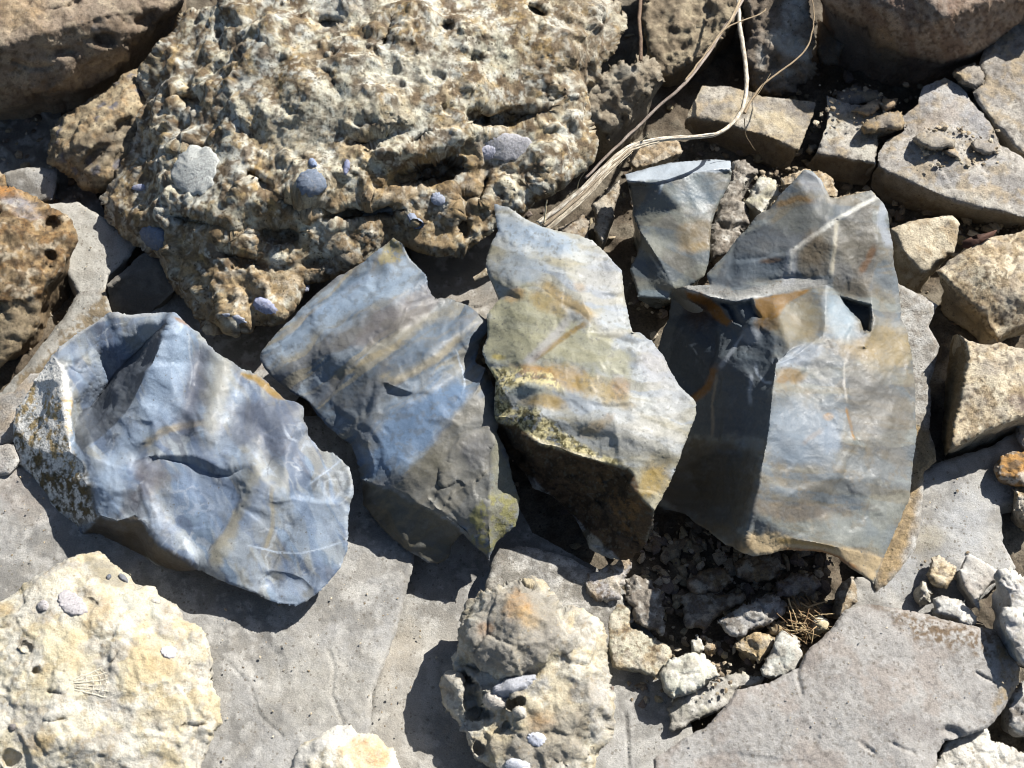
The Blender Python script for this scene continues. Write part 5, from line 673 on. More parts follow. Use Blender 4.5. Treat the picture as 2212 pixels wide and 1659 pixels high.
rock('angular_stone', 'pale rough stone just right of the stepped flint top', 'stone', T(2, 0),
     [(1340, 1480, 40), (1420, 1450), (1500, 1430, 42), (1620, 1410), (1750, 1395, 42), (1795, 1450), (1780, 1540, 38), (1760, 1640, 34), (1710, 1680, 28), (1640, 1740), (1560, 1810, 20), (1550, 1900, 10), (1480, 1890), (1430, 1850, 16), (1390, 1700, 26), (1350, 1560, 36)], cre=[[(1390, 1500, 43), (1440, 1650, 40), (1560, 1780, 33), (1700, 1670, 36)]],
     mat='lime', smooth=3, bev=2, bevw=8, nz=[('fbm', 1.2, 12), ('fbm', .7, 4)], base='#bfb29a', paint=TANP[:2] + [('b', '#d5c9ae', 1600, 1550, 120, 70, 0, .5)])
S_ = 'stone'
for fr, nm, lab, ol, z, dm, mt, bs in (
    (T(2, 1), 'stone', 'small orange brown stone at the right edge below the split block', [(2015, 1360), (2060, 1300), (2150, 1275), (2300, 1260), (2350, 1400), (2260, 1480), (2150, 1490), (2040, 1430)], 22, 7, 'congl', '#b58a52'),
    (T(2, 1), 'stone', 'tan stone half out of frame under the orange brown one', [(2150, 1520), (2210, 1490), (2400, 1500), (2400, 1720), (2200, 1740), (2160, 1640)], 20, 6, 'congl', '#bfa67e'),
    (T(2, 1), 'stone', 'dark blue shadowed stone touching the right frame edge', [(2165, 1060), (2200, 1020), (2400, 1000), (2400, 1280), (2220, 1290), (2170, 1200)], 18, 5, 'lime', '#a9a9a8'),
    (T(2, 2), 'pebble', 'tan cube shaped pebble on the right grey slab', [(1590, 400), (1600, 330), (1625, 290), (1660, 280), (1720, 315), (1780, 350), (1780, 430), (1710, 490), (1620, 460)], 22, 5, 'lime', '#d2c0a0'),
    (T(2, 2), 'pebble', 'small rounded cream pebble below the tan cube shaped one', [(1530, 500), (1555, 447), (1600, 462), (1630, 530), (1600, 580), (1540, 565)], 21, 4, 'pale', '#d8d0bc'),
    (T(2, 2), 'stone', 'oblong white stone above the brown speckled slab corner', [(1630, 570), (1680, 540), (1760, 552), (1840, 590), (1920, 660), (1940, 720), (1850, 742), (1760, 690), (1650, 660)], 24, 6, 'pale', '#d8d6d0'),
    (T(2, 2), 'stone', 'rough white rock cut off by the right edge', [(2030, 420), (2060, 385), (2130, 368), (2200, 400), (2400, 330), (2420, 1010), (2200, 990), (2120, 860), (2080, 790), (2070, 670), (2115, 600), (2090, 510)], 42, 7, 'pale', '#d3cfca'),
    (T(2, 2), 'stone', 'white flecked stone in shade at lower right edge', [(2100, 1300), (2130, 1190), (2190, 1120), (2400, 1060), (2400, 1450), (2160, 1425), (2100, 1380)], 22, 6, 'congl', '#bdb9b4'),
    (T(2, 2), 'stone', 'pale flat stone in the bottom right corner', [(1975, 1395), (1990, 1480), (2200, 1570), (2420, 1640), (2420, 1880), (1600, 1880), (1640, 1640), (1700, 1490), (1800, 1455), (1900, 1420)], 20, 4, 'pale', '#d4cfc4'),
    (T(2, 2), 'stone', 'small grey brown upright stone under the tip of the stepped flint', [(1000, 520), (1030, 460), (1105, 418), (1120, 490), (1125, 580), (1060, 640), (1010, 700)], 20, 3, 'lime', '#a69f92'),
    (T(2, 2), 'stone', 'crusty grey white stone leaning under the stepped flint', [(215, 710), (350, 630), (500, 575), (580, 545), (660, 590), (650, 640), (560, 720), (440, 760), (390, 805), (300, 800)], 20, 6, 'congl', '#aba9a6'),
    (T(2, 2), 'stone', 'flat tan stone left of the dry grass wad', [(325, 870), (400, 820), (470, 780), (560, 800), (605, 820), (590, 880), (500, 980), (420, 930), (340, 900)], 18, 4, 'lime', '#cdb68c'),
    (T(2, 2), 'stone', 'grey white block touching the big bottom right slab', [(500, 1020), (540, 960), (600, 860), (640, 785), (720, 815), (760, 870), (785, 930), (740, 1010), (700, 1040), (600, 1080), (520, 1060)], 24, 4, 'pale', '#c6c6bc'),
    (T(2, 2), 'pebble', 'cream pebble on the upper side of the dry grass wad', [(860, 690), (900, 680), (950, 720), (955, 760), (880, 785), (830, 760)], 20, 4, 'pale', '#d3c5a2'),
    (T(2, 2), 'pebble', 'round brown pebble among crumbs left of the flat tan stone', [(140, 890), (170, 852), (220, 855), (245, 890), (215, 920), (160, 920)], 14, 5, 'lime', '#b39c7c'),
    (T(2, 2), 'pebble', 'small upright white chip left of the round brown pebble', [(45, 850), (95, 795), (130, 830), (150, 890), (110, 920), (60, 920)], 16, 4, 'pale', '#ccc7b8'),
    (T(2, 2), 'pebble', 'lumpy buff pebble just left of the grass wad', [(560, 760), (600, 720), (660, 720), (680, 770), (640, 800), (580, 800)], 17, 4, 'lime', '#bcab8c'),
    (T(1, 2), 'stone', 'white pocked stone beside the cream slab right of the knobbly rock', [(2065, 1040), (2120, 960), (2212, 920), (2350, 925), (2420, 990), (2450, 1060), (2360, 1110), (2260, 1160), (2150, 1225), (2100, 1150)], 24, 5, 'pale', '#dcdac8'),
    (T(1, 2), 'stone', 'cream slab with stepped lower edge right of the knobbly rock', [(1720, 700), (1790, 590), (1880, 620), (1870, 740), (2000, 790), (2130, 880), (2150, 940), (2070, 1030), (2060, 1080), (1930, 1030), (1760, 1015), (1735, 880)], 18, 3, 'lime', '#c8c2ac'),
    (T(1, 2), 'stone', 'half shaded white stone under the dark flint point', [(1560, 480), (1600, 400), (1720, 350), (1800, 310), (1870, 285), (1890, 340), (1830, 440), (1790, 560), (1720, 580), (1620, 570), (1570, 530)], 22, 5, 'lime', '#b5b0ac'),
    (T(1, 2), 'stone', 'dark mottled stone curved around the gap right of the white half shaded one', [(1835, 430), (1920, 420), (2000, 430), (2060, 520), (2090, 680), (2085, 790), (1960, 750), (1890, 700), (1900, 620), (1850, 560)], 20, 4, 'congl', '#8f877c'),
    (T(1, 2), 'stone', 'greenish yellow flat stone at the left tip of the bottom right slab', [(2200, 1170), (2350, 1110), (2500, 1060), (2620, 1040), (2740, 1080), (2720, 1120), (2560, 1150), (2500, 1250), (2400, 1300), (2212, 1400), (2130, 1420), (2120, 1280)], 14, 3, 'slab', '#b3ae94'),
    (T(2, 2), 'stone', 'tilted brownish grey plate between oblong white stone and right edge', [(1790, 390), (1850, 268), (1990, 340), (2080, 420), (1990, 470), (1910, 560), (1925, 640), (1830, 500)], 24, 1, 'slab', '#a3978a'),
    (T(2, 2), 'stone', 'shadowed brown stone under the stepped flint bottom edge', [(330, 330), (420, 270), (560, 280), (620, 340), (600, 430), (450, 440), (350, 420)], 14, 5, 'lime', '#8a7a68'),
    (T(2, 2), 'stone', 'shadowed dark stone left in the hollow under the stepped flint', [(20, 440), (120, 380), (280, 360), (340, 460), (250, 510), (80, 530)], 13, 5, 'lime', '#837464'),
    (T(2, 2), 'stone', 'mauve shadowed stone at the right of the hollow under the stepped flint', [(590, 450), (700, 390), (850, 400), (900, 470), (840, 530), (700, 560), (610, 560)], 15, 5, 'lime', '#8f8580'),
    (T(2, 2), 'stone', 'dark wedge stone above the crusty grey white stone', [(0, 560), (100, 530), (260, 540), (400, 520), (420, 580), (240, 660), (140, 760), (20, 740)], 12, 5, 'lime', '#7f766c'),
    (T(2, 0), 'stone', 'pale crumbly stone between the glassy flint and the stepped flint', [(400, 1290), (500, 1150), (580, 1170), (640, 1260), (560, 1320), (520, 1400), (430, 1340)], 34, 5, 'pale', '#c2bca6'),
    (T(2, 0), 'crumbly_clod', 'grey crumbly clod between the glassy flint and the stepped flint', [(300, 1060), (400, 1040), (480, 1110), (400, 1240), (420, 1340), (420, 1450), (350, 1560), (290, 1640), (180, 1690), (180, 1560), (210, 1420), (240, 1300), (300, 1180)], 30, 8, 'congl', '#a29a8e'),
    (T(2, 0), 'stone', 'tan stone tucked behind the pointed top of the stepped flint', [(630, 1160), (790, 1100), (880, 1110), (960, 1150), (1020, 1230), (1010, 1300), (900, 1280), (720, 1200), (640, 1220)], 40, 4, 'lime', '#bda98a'),
    (T(2, 0), 'stone', 'flat tan stone behind the notch of the stepped flint', [(950, 1290), (1080, 1260), (1220, 1235), (1250, 1280), (1160, 1400), (1000, 1420)], 46, 3, 'lime', '#c3b596'),
    (T(1, 0), 'stone', 'grey wedge stone lit beside the straw root left of the glassy flint', [(1620, 1330), (1700, 1250), (1800, 1170), (1810, 1220), (1760, 1400), (1690, 1580), (1640, 1500), (1650, 1400)], 30, 3, 'lime', '#a69f92'),
    (T(1, 0), 'stone', 'shaded tan stone behind the glassy flint under the straw', [(1850, 1050), (1900, 960), (2050, 890), (2190, 920), (2212, 1000), (2100, 1050), (1900, 1100)], 30, 4, 'lime', '#b19d80'),
    (T(1, 0), 'stone', 'brown grey stone in shade under the straw root', [(1420, 1480), (1560, 1400), (1620, 1420), (1600, 1560), (1500, 1600), (1400, 1560)], 26, 4, 'lime', '#968b7c')):
    pt = {'pale': [('n', '#f0ede2', 9, .55, .1, .7), ('n', '#a59e92', 7, .6, .07, .6, 3)], 'lime': TANP[1:3] + [('n', '#cfc6b4', 8, .55, .1, .6, 4)], 'congl': [('n', '#d6d2c8', 7, .56, .07, .7), ('n', '#5b5248', 6, .57, .07, .7, 3)], 'slab': GREY}[mt]
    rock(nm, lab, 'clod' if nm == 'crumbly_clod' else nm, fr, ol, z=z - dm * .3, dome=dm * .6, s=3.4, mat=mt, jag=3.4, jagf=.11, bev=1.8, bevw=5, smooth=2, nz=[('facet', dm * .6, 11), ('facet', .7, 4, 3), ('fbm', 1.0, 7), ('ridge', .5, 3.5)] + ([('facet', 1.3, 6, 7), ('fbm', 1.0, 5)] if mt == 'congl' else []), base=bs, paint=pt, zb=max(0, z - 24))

orange = rock('ochre_rock', 'orange ochre pitted rock jutting in from the left edge', 'rock', T(0, 1),
     [(-450, -600, 56), (0, -570, 50), (30, -530), (40, -450, 50), (190, -410, 50), (270, -360), (330, -300, 48), (420, -260), (480, -180, 44), (490, -130), (470, -60, 40), (440, 20), (425, 60, 38), (415, 120), (350, 180, 34), (300, 240), (262, 300, 32), (260, 400), (200, 500, 28), (90, 650, 24), (0, 712, 22), (-450, 800, 22)],
     cre=[[(400, 80, 42), (330, 150, 42), (250, 230, 43), (130, 290, 44), (0, 290, 46), (-200, 300, 46)], [(240, 300, 38), (130, 320, 40), (0, 330, 40), (-200, 340, 40)]], pts=[(100, -200, 58), (250, -150, 52), (0, 100, 54), (350, -80, 48), (80, 500, 34), (-200, -100, 60), (0, 500, 34)],
     mat='congl', smooth=4, jag=4, bev=4, bevw=14, nz=[('fbm', 2.5, 22), ('lumps', 2.2, 9), ('pits', 2, 11), ('fbm', 1, 5)], base='#a08a6a', alb=.62,
     paint=[('n', '#b8996c', 14, .5, .1, .8), ('n', '#8c6a42', 9, .56, .08, .8, 2), ('n', '#d9cdb4', 10, .62, .06, .7, 4), ('n', '#5a452c', 5, .6, .06, .8, 7), ('b', '#b3b4bb', 140, -350, 110, 40, 10, .85), ('b', '#b4b6be', 180, -270, 100, 30, 10, .7), ('b', '#c88a44', 60, -420, 100, 40, 10, .8), ('p', '#b3a284', [(-450, 310), (130, 310), (262, 300), (200, 520), (0, 720), (-450, 800)], 40, .85), ('n', '#3c3222', 3, .66, .04, .6, 13)],
     ops=[('pit', 340, -210, 60, 60, 0, 7), ('pit', 330, 0, 60, 40, 40, 5)])
# ------------------------------------------------------------------ fossils set in the rocks (parts of their rock)
def surf(key): return [v for k, v in SURF.items() if key in k][0]
def shell(rock_obj, key, fr, x, y, rx, ry, ang, h, c, ribs=0, name='fossil_shell', c2=None, rim=0.35):
    X, P = surf(key); q = np.array(fr([(x, y)])[0]); k = fr.k; a = math.radians(ang); rng = np.random.RandomState(int(x * 7 + y))
    rr, nn = 9, 48; pts = [(0, 0)]
    for i in range(1, rr + 1):
        for j in range(nn): pts.append((i / rr, j / nn * 2 * math.pi))
    pts = np.array(pts); r, t = pts[:, 0], pts[:, 1]
    wob = 1 + 0.10 * np.sin(t * 2 + rng.rand() * 6) + 0.05 * np.sin(t * 3 + rng.rand() * 6) + 0.04 * np.sin(t * 11 + rng.rand() * 6) + 0.03 * rng.normal(0, 1, len(t)) + (0.02 * np.sin(t * ribs) if ribs else 0)
    ux, uy = r * wob * np.cos(t) * rx * k, r * wob * np.sin(t) * ry * k
    XY = np.column_stack([q[0] + ux * math.cos(a) - uy * math.sin(a), q[1] + ux * math.sin(a) + uy * math.cos(a)])
    base = np.zeros((len(XY), 3))
    for i, p in enumerate(XY):
        d = ((X - p) ** 2).sum(1); j = np.argpartition(d, 6)[:6]; base[i] = P[j].mean(0)
    cz = base[:, 2].mean(); base = base * .35 + (world(XY, np.full(len(XY), 0) + (np.linalg.lstsq(np.column_stack([XY, np.ones(len(XY))]), base[:, 2], rcond=None)[0] * np.column_stack([XY, np.ones(len(XY))])).sum(1))) * .65
    cen = base[0]; nrm = np.cross(base[1 + nn * (rr - 1)] - cen, base[1 + nn * (rr - 1) + nn // 4] - cen); nrm /= np.linalg.norm(nrm) + 1e-9
    if nrm[2] < 0: nrm = -nrm
    hh = h * (np.sqrt(np.clip(1 - (r * 0.96) ** 2, 0, 1)) - rim * .2) + (0.09 * h * np.cos(t * ribs) * r if ribs else 0) + 0.25 * fbm(base / 2.5, 5)
    V = base + nrm[None] * (hh + 0.4)[:, None]
    low = V[-nn:] - nrm[None] * (h + 3.0); F = []
    for j in range(nn): F.append((0, 1 + j, 1 + (j + 1) % nn))
    for i in range(1, rr):
        for j in range(nn):
            a0, a1 = 1 + (i - 1) * nn + j, 1 + (i - 1) * nn + (j + 1) % nn; F += [(a0, a0 + nn, a1 + nn), (a0, a1 + nn, a1)]
    nV = len(V); lo0 = 1 + (rr - 1) * nn
    for j in range(nn): F += [(lo0 + j, nV + j, nV + (j + 1) % nn), (lo0 + j, nV + (j + 1) % nn, lo0 + (j + 1) % nn)]
    V = np.vstack([V, low]); F = np.array(F)
    if np.cross(V[F[0, 1]] - V[0], V[F[0, 2]] - V[0]) @ nrm < 0: F = F[:, ::-1]
    C = np.tile(col(c), (len(V), 1)); m = sst(.45, .6, .5 + fbm(V / 4, 3, 4))[:, None] * .6; C = C * (1 - m) + col(c2 or c) * m
    V = V + 0; o = mesh_object(name, V, F, C * .9, 'shell', np.array(rock_obj.location) * 1000, rock_obj)
    return o
BK = 'huge lumpy'
for a in ((T(0, 0), 2020, 1190, 95, 72, -25, 3.0, '#66707f', 0, '#8b96a8'), (T(0, 0), 1000, 1540, 62, 88, -35, 3.5, '#6a7484', 0, '#929eb2'), (T(0, 0), 2035, 1068, 30, 27, 20, 1.4, '#7e8ca6'), (T(0, 0), 1280, 1115, 150, 150, 20, 2.6, '#aaaca8', 0, '#8f8d84'), (T(0, 0), 900, 1215, 40, 18, -20, .8, '#9a9db0'),
          (T(1, 0), 622, 1290, 42, 44, 0, 1.6, '#8f96a6'), (T(1, 0), 32, 1085, 18, 55, 10, 1.2, '#8186a0'), (T(1, 0), 470, 1412, 42, 28, 10, 1.3, '#7d8698'), (T(1, 0), 1075, 950, 150, 100, 8, 1.6, '#98979a', 0, '#a8977a'), (T(1, 0), 955, 985, 52, 55, 10, 2.4, '#9a9ba8', 0, '#b5a78c'),
          (T(0, 1), 1728, 332, 88, 42, 18, 2.0, '#8f94aa', 0, '#7c8096'), (T(0, 1), 1520, 398, 82, 24, 16, 1.4, '#9fa3ae'), (T(0, 1), 1980, 212, 34, 24, 0, 1.4, '#9297a8'), (T(1, 0), 240, 1380, 190, 22, -14, 1.6, '#94948f', 0, '#b3b2a8')):
    shell(big, BK, *a)
YK = 'broad pale yellow'
for a in ((T(0, 2), 465, 590, 98, 70, 20, 1.2, '#a5a1a2', 24, '#8e8b90'), (T(0, 2), 278, 605, 30, 36, 20, 1.6, '#a09c9c', 14), (T(0, 2), 1095, 905, 58, 34, 5, .9, '#b3b0b2'), (T(0, 2), 82, 1393, 24, 22, 0, 1.4, '#6f6a68'), (T(0, 2), 705, 418, 16, 14, 0, .8, '#5f636c'), (T(0, 2), 800, 425, 36, 16, 35, .9, '#6e7178'), (T(0, 2), 1010, 580, 30, 20, 0, .7, '#aaa69a')):
    shell(yel, YK, *a)
def lattice_fossil():   # the little net of a bryozoan printed in the yellow rock
    X, P = surf(YK); fr = T(0, 2); V, F = [], []
    def bar(p, q, w):
        n = 8; A = np.array(fr([(p[0] + (q[0] - p[0]) * i / n, p[1] + (q[1] - p[1]) * i / n) for i in range(n + 1)])); B = np.array([P[np.argsort(((X - a) ** 2).sum(1))[:5]].mean(0) for a in A])
        d = B[-1] - B[0]; d /= np.linalg.norm(d); s = np.cross(d, [0, 0, 1.0]); s /= np.linalg.norm(s); i0 = len(V)
        for b in B: V.extend([b - s * w - [0, 0, .6], b - s * w * .6 + [0, 0, .22], b + s * w * .6 + [0, 0, .22], b + s * w - [0, 0, .6]])
        for i in range(n):
            for j in range(3): a0 = i0 + i * 4 + j; F.extend([(a0, a0 + 1, a0 + 5), (a0, a0 + 5, a0 + 4)])
    tips = [(660, 1010), (690, 1040), (700, 1080), (705, 1120), (700, 1160), (680, 1195)]; root = (470, 1120)
    for i, t in enumerate(tips): bar((root[0] + 10, root[1] - 40 + i * 14), t, .45)
    for f in (.35, .55, .75, .93):
        pr = [((root[0] + 10) * (1 - f) + t[0] * f, (root[1] - 40 + i * 14) * (1 - f) + t[1] * f) for i, t in enumerate(tips)]
        for a, b in zip(pr, pr[1:]): bar(a, b, .3)
    V_, F_ = np.array(V), np.array(F); mesh_object('lattice_fossil', V_, F_, np.tile(col('#c9c2b0') * .8, (len(V_), 1)), 'shell', np.array(yel.location) * 1000, yel)
lattice_fossil()
KK = 'knobbly cream'
for a in ((T(1, 2), 1265, 1470, 62, 42, 20, 1.2, '#c9ccd6', 0, '#aeb2c0'), (T(1, 2), 1155, 1300, 42, 40, -20, 3.0, '#b3aea2'), (T(1, 2), 1120, 1120, 150, 42, -14, 3.0, '#9a9ca2', 0, '#83858c'), (T(1, 2), 990, 1230, 80, 45, 5, 3, '#b5aea4'), (T(1, 2), 1215, 455, 44, 16, 28, 1.4, '#a2967c'), (T(1, 2), 1140, 1640, 85, 42, 0, 2, '#d0d2d8')):
    shell(knob, KK, *a)

# ------------------------------------------------------------------ dry grass stalks
def tube(name, line, rad, c, parent=None, origin=None, twist=0.0, n=7, c2=None, seed=1):
    """a stalk along directions with heights: rad in mm at the two ends"""
    A = np.array(line, float); P = world(A[:, :2], A[:, 2])
    t = np.linspace(0, len(P) - 1, (len(P) - 1) * 8 + 1); i = np.minimum(t.astype(int), len(P) - 2); f = (t - i)[:, None]
    p0, p1, p2, p3 = P[np.maximum(i - 1, 0)], P[i], P[i + 1], P[np.minimum(i + 2, len(P) - 1)]
    Q = .5 * ((2 * p1) + (-p0 + p2) * f + (2 * p0 - 5 * p1 + 4 * p2 - p3) * f ** 2 + (-p0 + 3 * p1 - 3 * p2 + p3) * f ** 3)
    Q = Q + .6 * np.column_stack([fbm(Q / 7, seed), fbm(Q / 9, seed + 1), fbm(Q / 9, seed + 2)])
    d = np.gradient(Q, axis=0); d /= np.linalg.norm(d, axis=1)[:, None]
    s = np.cross(d, [0.12, 0.2, 1.0]); s /= np.linalg.norm(s, axis=1)[:, None]; u = np.cross(s, d)
    R = np.linspace(rad[0], rad[1], len(Q)) * (1 + .15 * fbm(Q / 5, seed + 4)); V = []
    for j in range(n):
        an = 2 * math.pi * j / n; rr = R * (1 + .22 * math.sin(j * 2.4 + seed)); V.append(Q + (s * math.cos(an) + u * math.sin(an) * .75) * rr[:, None])
    V = np.stack(V, 1).reshape(-1, 3); m = len(Q); F = []
    for k in range(m - 1):
        for j in range(n):
            a, b = k * n + j, k * n + (j + 1) % n; F += [(a, b, b + n), (a, b + n, a + n)]
    V = np.vstack([V, Q[:1], Q[-1:]])
    for j in range(n): F += [(m * n, (j + 1) % n, j), (m * n + 1, (m - 1) * n + j, (m - 1) * n + (j + 1) % n)]
    C = np.tile(col(c), (len(V), 1)); mk = sst(.42, .6, .5 + fbm(V * np.array([1, 1, 3]) / 1.4, seed, 4))[:, None] * .75
    C = C * (1 - mk) + col(c2 or '#8d7a5e') * mk
    return mesh_object(name, V, np.array(F), C * .9, 'straw', P[0] if origin is None else origin, parent)
def plant(name, label, cat, at, group=None):
    o = bpy.data.objects.new(name, None); S.collection.objects.link(o); og = world([at[:2]], [at[2]])[0]; o.location = og / 1000; o.empty_display_size = .02
    tag(o, label, cat, group); return o, og
st, og = plant('dry_grass_stalk', 'thick split straw stalk curving up behind the third flint', 'straw', (1172, 488, 66))
main = [(1170, 490, 66), (1215, 455, 70), (1265, 412, 74), (1310, 365, 78), (1360, 322, 80), (1420, 303, 80), (1490, 297, 78), (1545, 290, 76), (1582, 266, 74), (1605, 232, 72), (1613, 190, 70), (1611, 140, 68), (1604, 90, 66), (1597, 40, 66), (1592, -60, 66)]
for i, (dx, dy, r0, r1, c, cut) in enumerate(((0, 0, 1.5, 1.15, '#d3cab8', 15), (-7, -7, 1.4, .6, '#dcd4c2', 8), (7, 6, 1.4, .6, '#c9bda6', 6), (3, -2, 1.1, .4, '#a89880', 5), (12, 9, .6, .2, '#cfc4ae', 5), (-11, -11, .45, .15, '#c4b8a2', 6), (0, 4, .6, .25, '#9f907a', 9))):
    tube('stalk_strand', [(x + dx * max(0, 1 - k / 9), y + dy * max(0, 1 - k / 9), z + (i % 2) * .8) for k, (x, y, z) in enumerate(main[:cut])], (r0, r1), c, st, og, seed=11 + i, c2='#8c7c68')
tube('splinter', [(1175, 482, 68), (1178, 455, 74), (1181, 432, 80)], (.55, .3), '#d8cbaa', st, og, seed=21)
tube('splinter', [(1245, 410, 75), (1252, 390, 80), (1263, 374, 84)], (.25, .12), '#b7aa8a', st, og, seed=22)
tube('splinter', [(1385, 305, 82), (1395, 295, 84), (1400, 288, 86)], (.6, .2), '#cbbb98', st, og, seed=23)
s2, og2 = plant('dry_grass_straw', 'thin grey stem crossing diagonally behind the thick straw stalk', 'straw', (1290, 362, 66))
tube('stem', [(1265, 385, 64), (1310, 338, 68), (1366, 285, 72), (1420, 232, 76), (1470, 190, 80), (1520, 130, 82), (1562, 65, 84), (1590, 25, 84), (1625, -40, 84)], (.75, 1.1), '#a3968a', s2, og2, seed=31, c2='#7d6d60')
tube('stem_fibre', [(1480, 175, 81), (1525, 115, 83), (1570, 60, 85), (1640, 32, 86), (1655, 20, 86)], (.5, .35), '#a8957a', s2, og2, seed=32)
tube('stem_fibre', [(1500, 150, 80), (1550, 80, 84), (1580, 40, 86), (1612, -30, 86)], (.7, .7), '#b8a68a', s2, og2, seed=33)
s3, og3 = plant('dry_grass_straw', 'wiry curved twig branching up to the top edge right of the straw', 'twig', (1612, 245, 72))
tube('stem', [(1608, 245, 73), (1622, 218, 72), (1645, 186, 72), (1680, 158, 72), (1715, 132, 72), (1742, 104, 72), (1754, 70, 72), (1758, 30, 72), (1750, -30, 72)], (.9, .35), '#8c7a62', s3, og3, seed=41)
tube('side_twig', [(1609, 255, 74), (1611, 290, 62), (1622, 310, 50), (1632, 325, 40)], (.35, .15), '#9b8a70', s3, og3, seed=42)
tube('side_twig', [(1620, 220, 72), (1640, 198, 74), (1665, 160, 76)], (.3, .15), '#8d7b60', s3, og3, seed=43)
o = tube('dry_twig', [(1383, 130, 64), (1384, 90, 68), (1381, 40, 72), (1386, -40, 76)], (1.1, 1.0), '#7b6653', seed=51, c2='#5b483a'); tag(o, 'brown upright twig at the top edge beside the boulder', 'twig')
o = tube('straw_end', [(1024, 604, 27), (1040, 596, 29), (1060, 580, 31)], (1.9, 1.8), '#d5cbb4', seed=52); tag(o, 'cut white straw end poking out left of the third flint', 'straw')
def leaf(name, label, fr, pts, c):
    A = np.array(fr(pts)); P = world(A[:, :2], A[:, 2]); cx = P.mean(0) + [0, 0, .5]; n = len(P)
    V = np.vstack([P, cx[None], P - [0, 0, .5], (cx - [0, 0, .5])[None]]); F = []
    for i in range(n):
        j = (i + 1) % n; F += [(n, i, j), (2 * n + 1, n + 1 + j, n + 1 + i), (i, n + 1 + i, n + 1 + j), (i, n + 1 + j, j)]
    F = np.array(F); 
    if np.cross(V[F[0, 1]] - V[n], V[F[0, 2]] - V[n])[2] < 0: F = F[:, ::-1]
    o = mesh_object(name, V, F, np.tile(col(c), (len(V), 1)), 'straw', P.mean(0)); tag(o, label, 'leaf')
leaf('dead_leaf', 'curled red brown dead leaf on the stones at right edge', T(2, 0), [(1810, 1600, 45), (1818, 1560, 48), (1870, 1535, 45), (1905, 1520, 49), (1960, 1512, 46), (2040, 1488, 49), (2015, 1530, 46), (1975, 1545, 48), (1940, 1575, 45), (1900, 1580, 47), (1865, 1612, 44)], '#452c20')
w_, wo = plant('grass_wad', 'tangled wad of dry grass bits beside the bottom right slab', 'dry grass', (1735, 1340, 14))
rng = np.random.RandomState(5)
for i in range(110):
    x, y = 1474.7 + (790 + rng.normal(0, 60)) / 3, 1106 + (690 + rng.normal(0, 55)) / 3; a = rng.normal(.5, .6); L_ = rng.uniform(8, 30); z = rng.uniform(12, 24)
    tube('grass_blade', [(x - L_ * math.cos(a), y - L_ * math.sin(a), z + rng.uniform(-2, 2)), (x, y, z + 1), (x + L_ * math.cos(a), y + L_ * math.sin(a) + rng.uniform(-4, 4), z + rng.uniform(-2, 2))], (rng.uniform(.25, .6), .2), ('#a58a64', '#8a6f4c', '#c4ad84', '#75593c')[i % 4], w_, wo, n=4, seed=i)

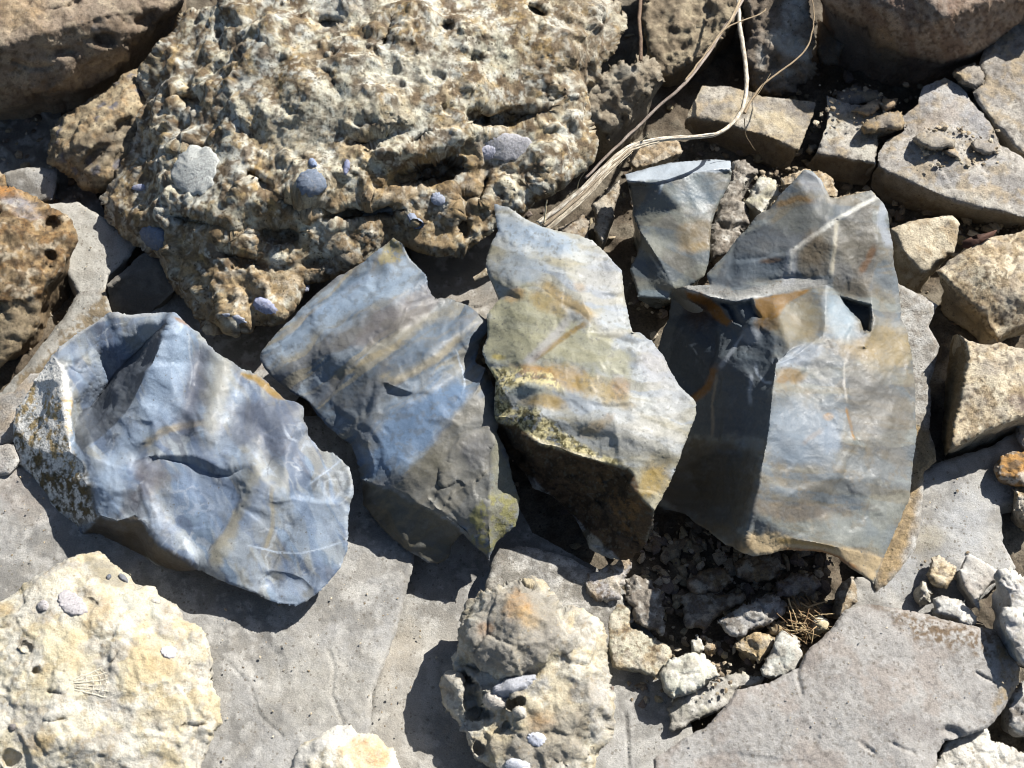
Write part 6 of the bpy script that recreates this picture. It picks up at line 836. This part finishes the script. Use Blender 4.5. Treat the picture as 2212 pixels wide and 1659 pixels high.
# ------------------------------------------------------------------ gravel and crumbs nobody could count
def scatter(name, spots, seed, cols_, mat='lime'):
    rng = np.random.RandomState(seed); V, F, C = [], [], []; nv = 0
    ico = np.array([(0, 0, 1)] + [(math.cos(a) * s_, math.sin(a) * s_, z) for z, s_, o_ in ((.45, .9, 0), (-.45, .9, .6)) for a in [o_ + k * 1.2566 for k in range(5)]] + [(0, 0, -1)])
    fi = np.array([(0, 1 + k, 1 + (k + 1) % 5) for k in range(5)] + [(1 + k, 6 + k, 1 + (k + 1) % 5) for k in range(5)] + [(6 + k, 6 + (k + 1) % 5, 1 + (k + 1) % 5) for k in range(5)] + [(11, 6 + (k + 1) % 5, 6 + k) for k in range(5)])
    for x0, y0, x1, y1, n, z, r0, r1 in spots:
        for _ in range(n):
            p = world([(rng.uniform(x0, x1), rng.uniform(y0, y1))], [z + rng.uniform(-1, 2)])[0]; r = r0 + (r1 - r0) * rng.rand() ** 2.2
            s = ico * r * rng.uniform(.55, 1.3, (12, 1)) * np.array([1, rng.uniform(.5, 1), rng.uniform(.3, .75)])
            a = rng.uniform(0, 6.3); b = rng.uniform(-.5, .5); R = np.array(Matrix.Rotation(a, 3, 'Z') @ Matrix.Rotation(b, 3, 'X')); s = s @ R.T
            V.append(s + p); F.append(fi + nv); nv += 12; c = col(cols_[rng.randint(len(cols_))]); C.append(np.tile(c * rng.uniform(.7, 1.15), (12, 1)))
    V, F, C = np.vstack(V), np.vstack(F), np.vstack(C); o = mesh_object(name, V, F, C * .85, mat, np.array([0, 0, 0.0])); o['kind'] = 'stuff'
    o.data.polygons.foreach_set('use_smooth', np.zeros(len(o.data.polygons), bool)); return o
scatter('gravel', [(-150, -100, 2350, 1750, 1600, 2, 1.0, 4.5), (1380, 1130, 1800, 1330, 500, 4, .8, 5), (1320, 1280, 1760, 1520, 420, 8, .6, 3.2), (1360, 300, 1560, 680, 260, 5, .8, 4), (1600, 150, 2212, 520, 400, 5, .8, 5), (1880, 440, 2212, 560, 200, 8, .8, 4.5), (0, 200, 330, 600, 200, 4, .8, 4)], 3, ('#8a7c68', '#a2947c', '#6e6152', '#b8ac98', '#94886f', '#7b6f66'))
scatter('crumbs', [(1985, 270, 2160, 360, 120, 39, .4, 2.2), (1760, 180, 1960, 280, 60, 36, .5, 2.5), (1620, 360, 1720, 470, 60, 20, .5, 2.5), (1800, 1340, 1990, 1380, 10, 35, .3, .8), (1500, 1430, 1580, 1500, 50, 18, .4, 1.8), (1970, 1160, 2100, 1330, 40, 14, .3, 1.2), (460, 1240, 900, 1640, 110, 21.5, .2, .9), (0, 1020, 180, 1230, 40, 19.5, .2, .9), (880, 1300, 960, 1600, 30, 12, .2, .8), (1500, 1420, 2180, 1640, 70, 32.5, .2, .7), (1900, 1000, 2100, 1150, 30, 14.5, .2, .9), (90, 450, 230, 720, 40, 21, .2, .8)], 4, ('#9d8d74', '#b4a58c', '#857764', '#c8bca4'))
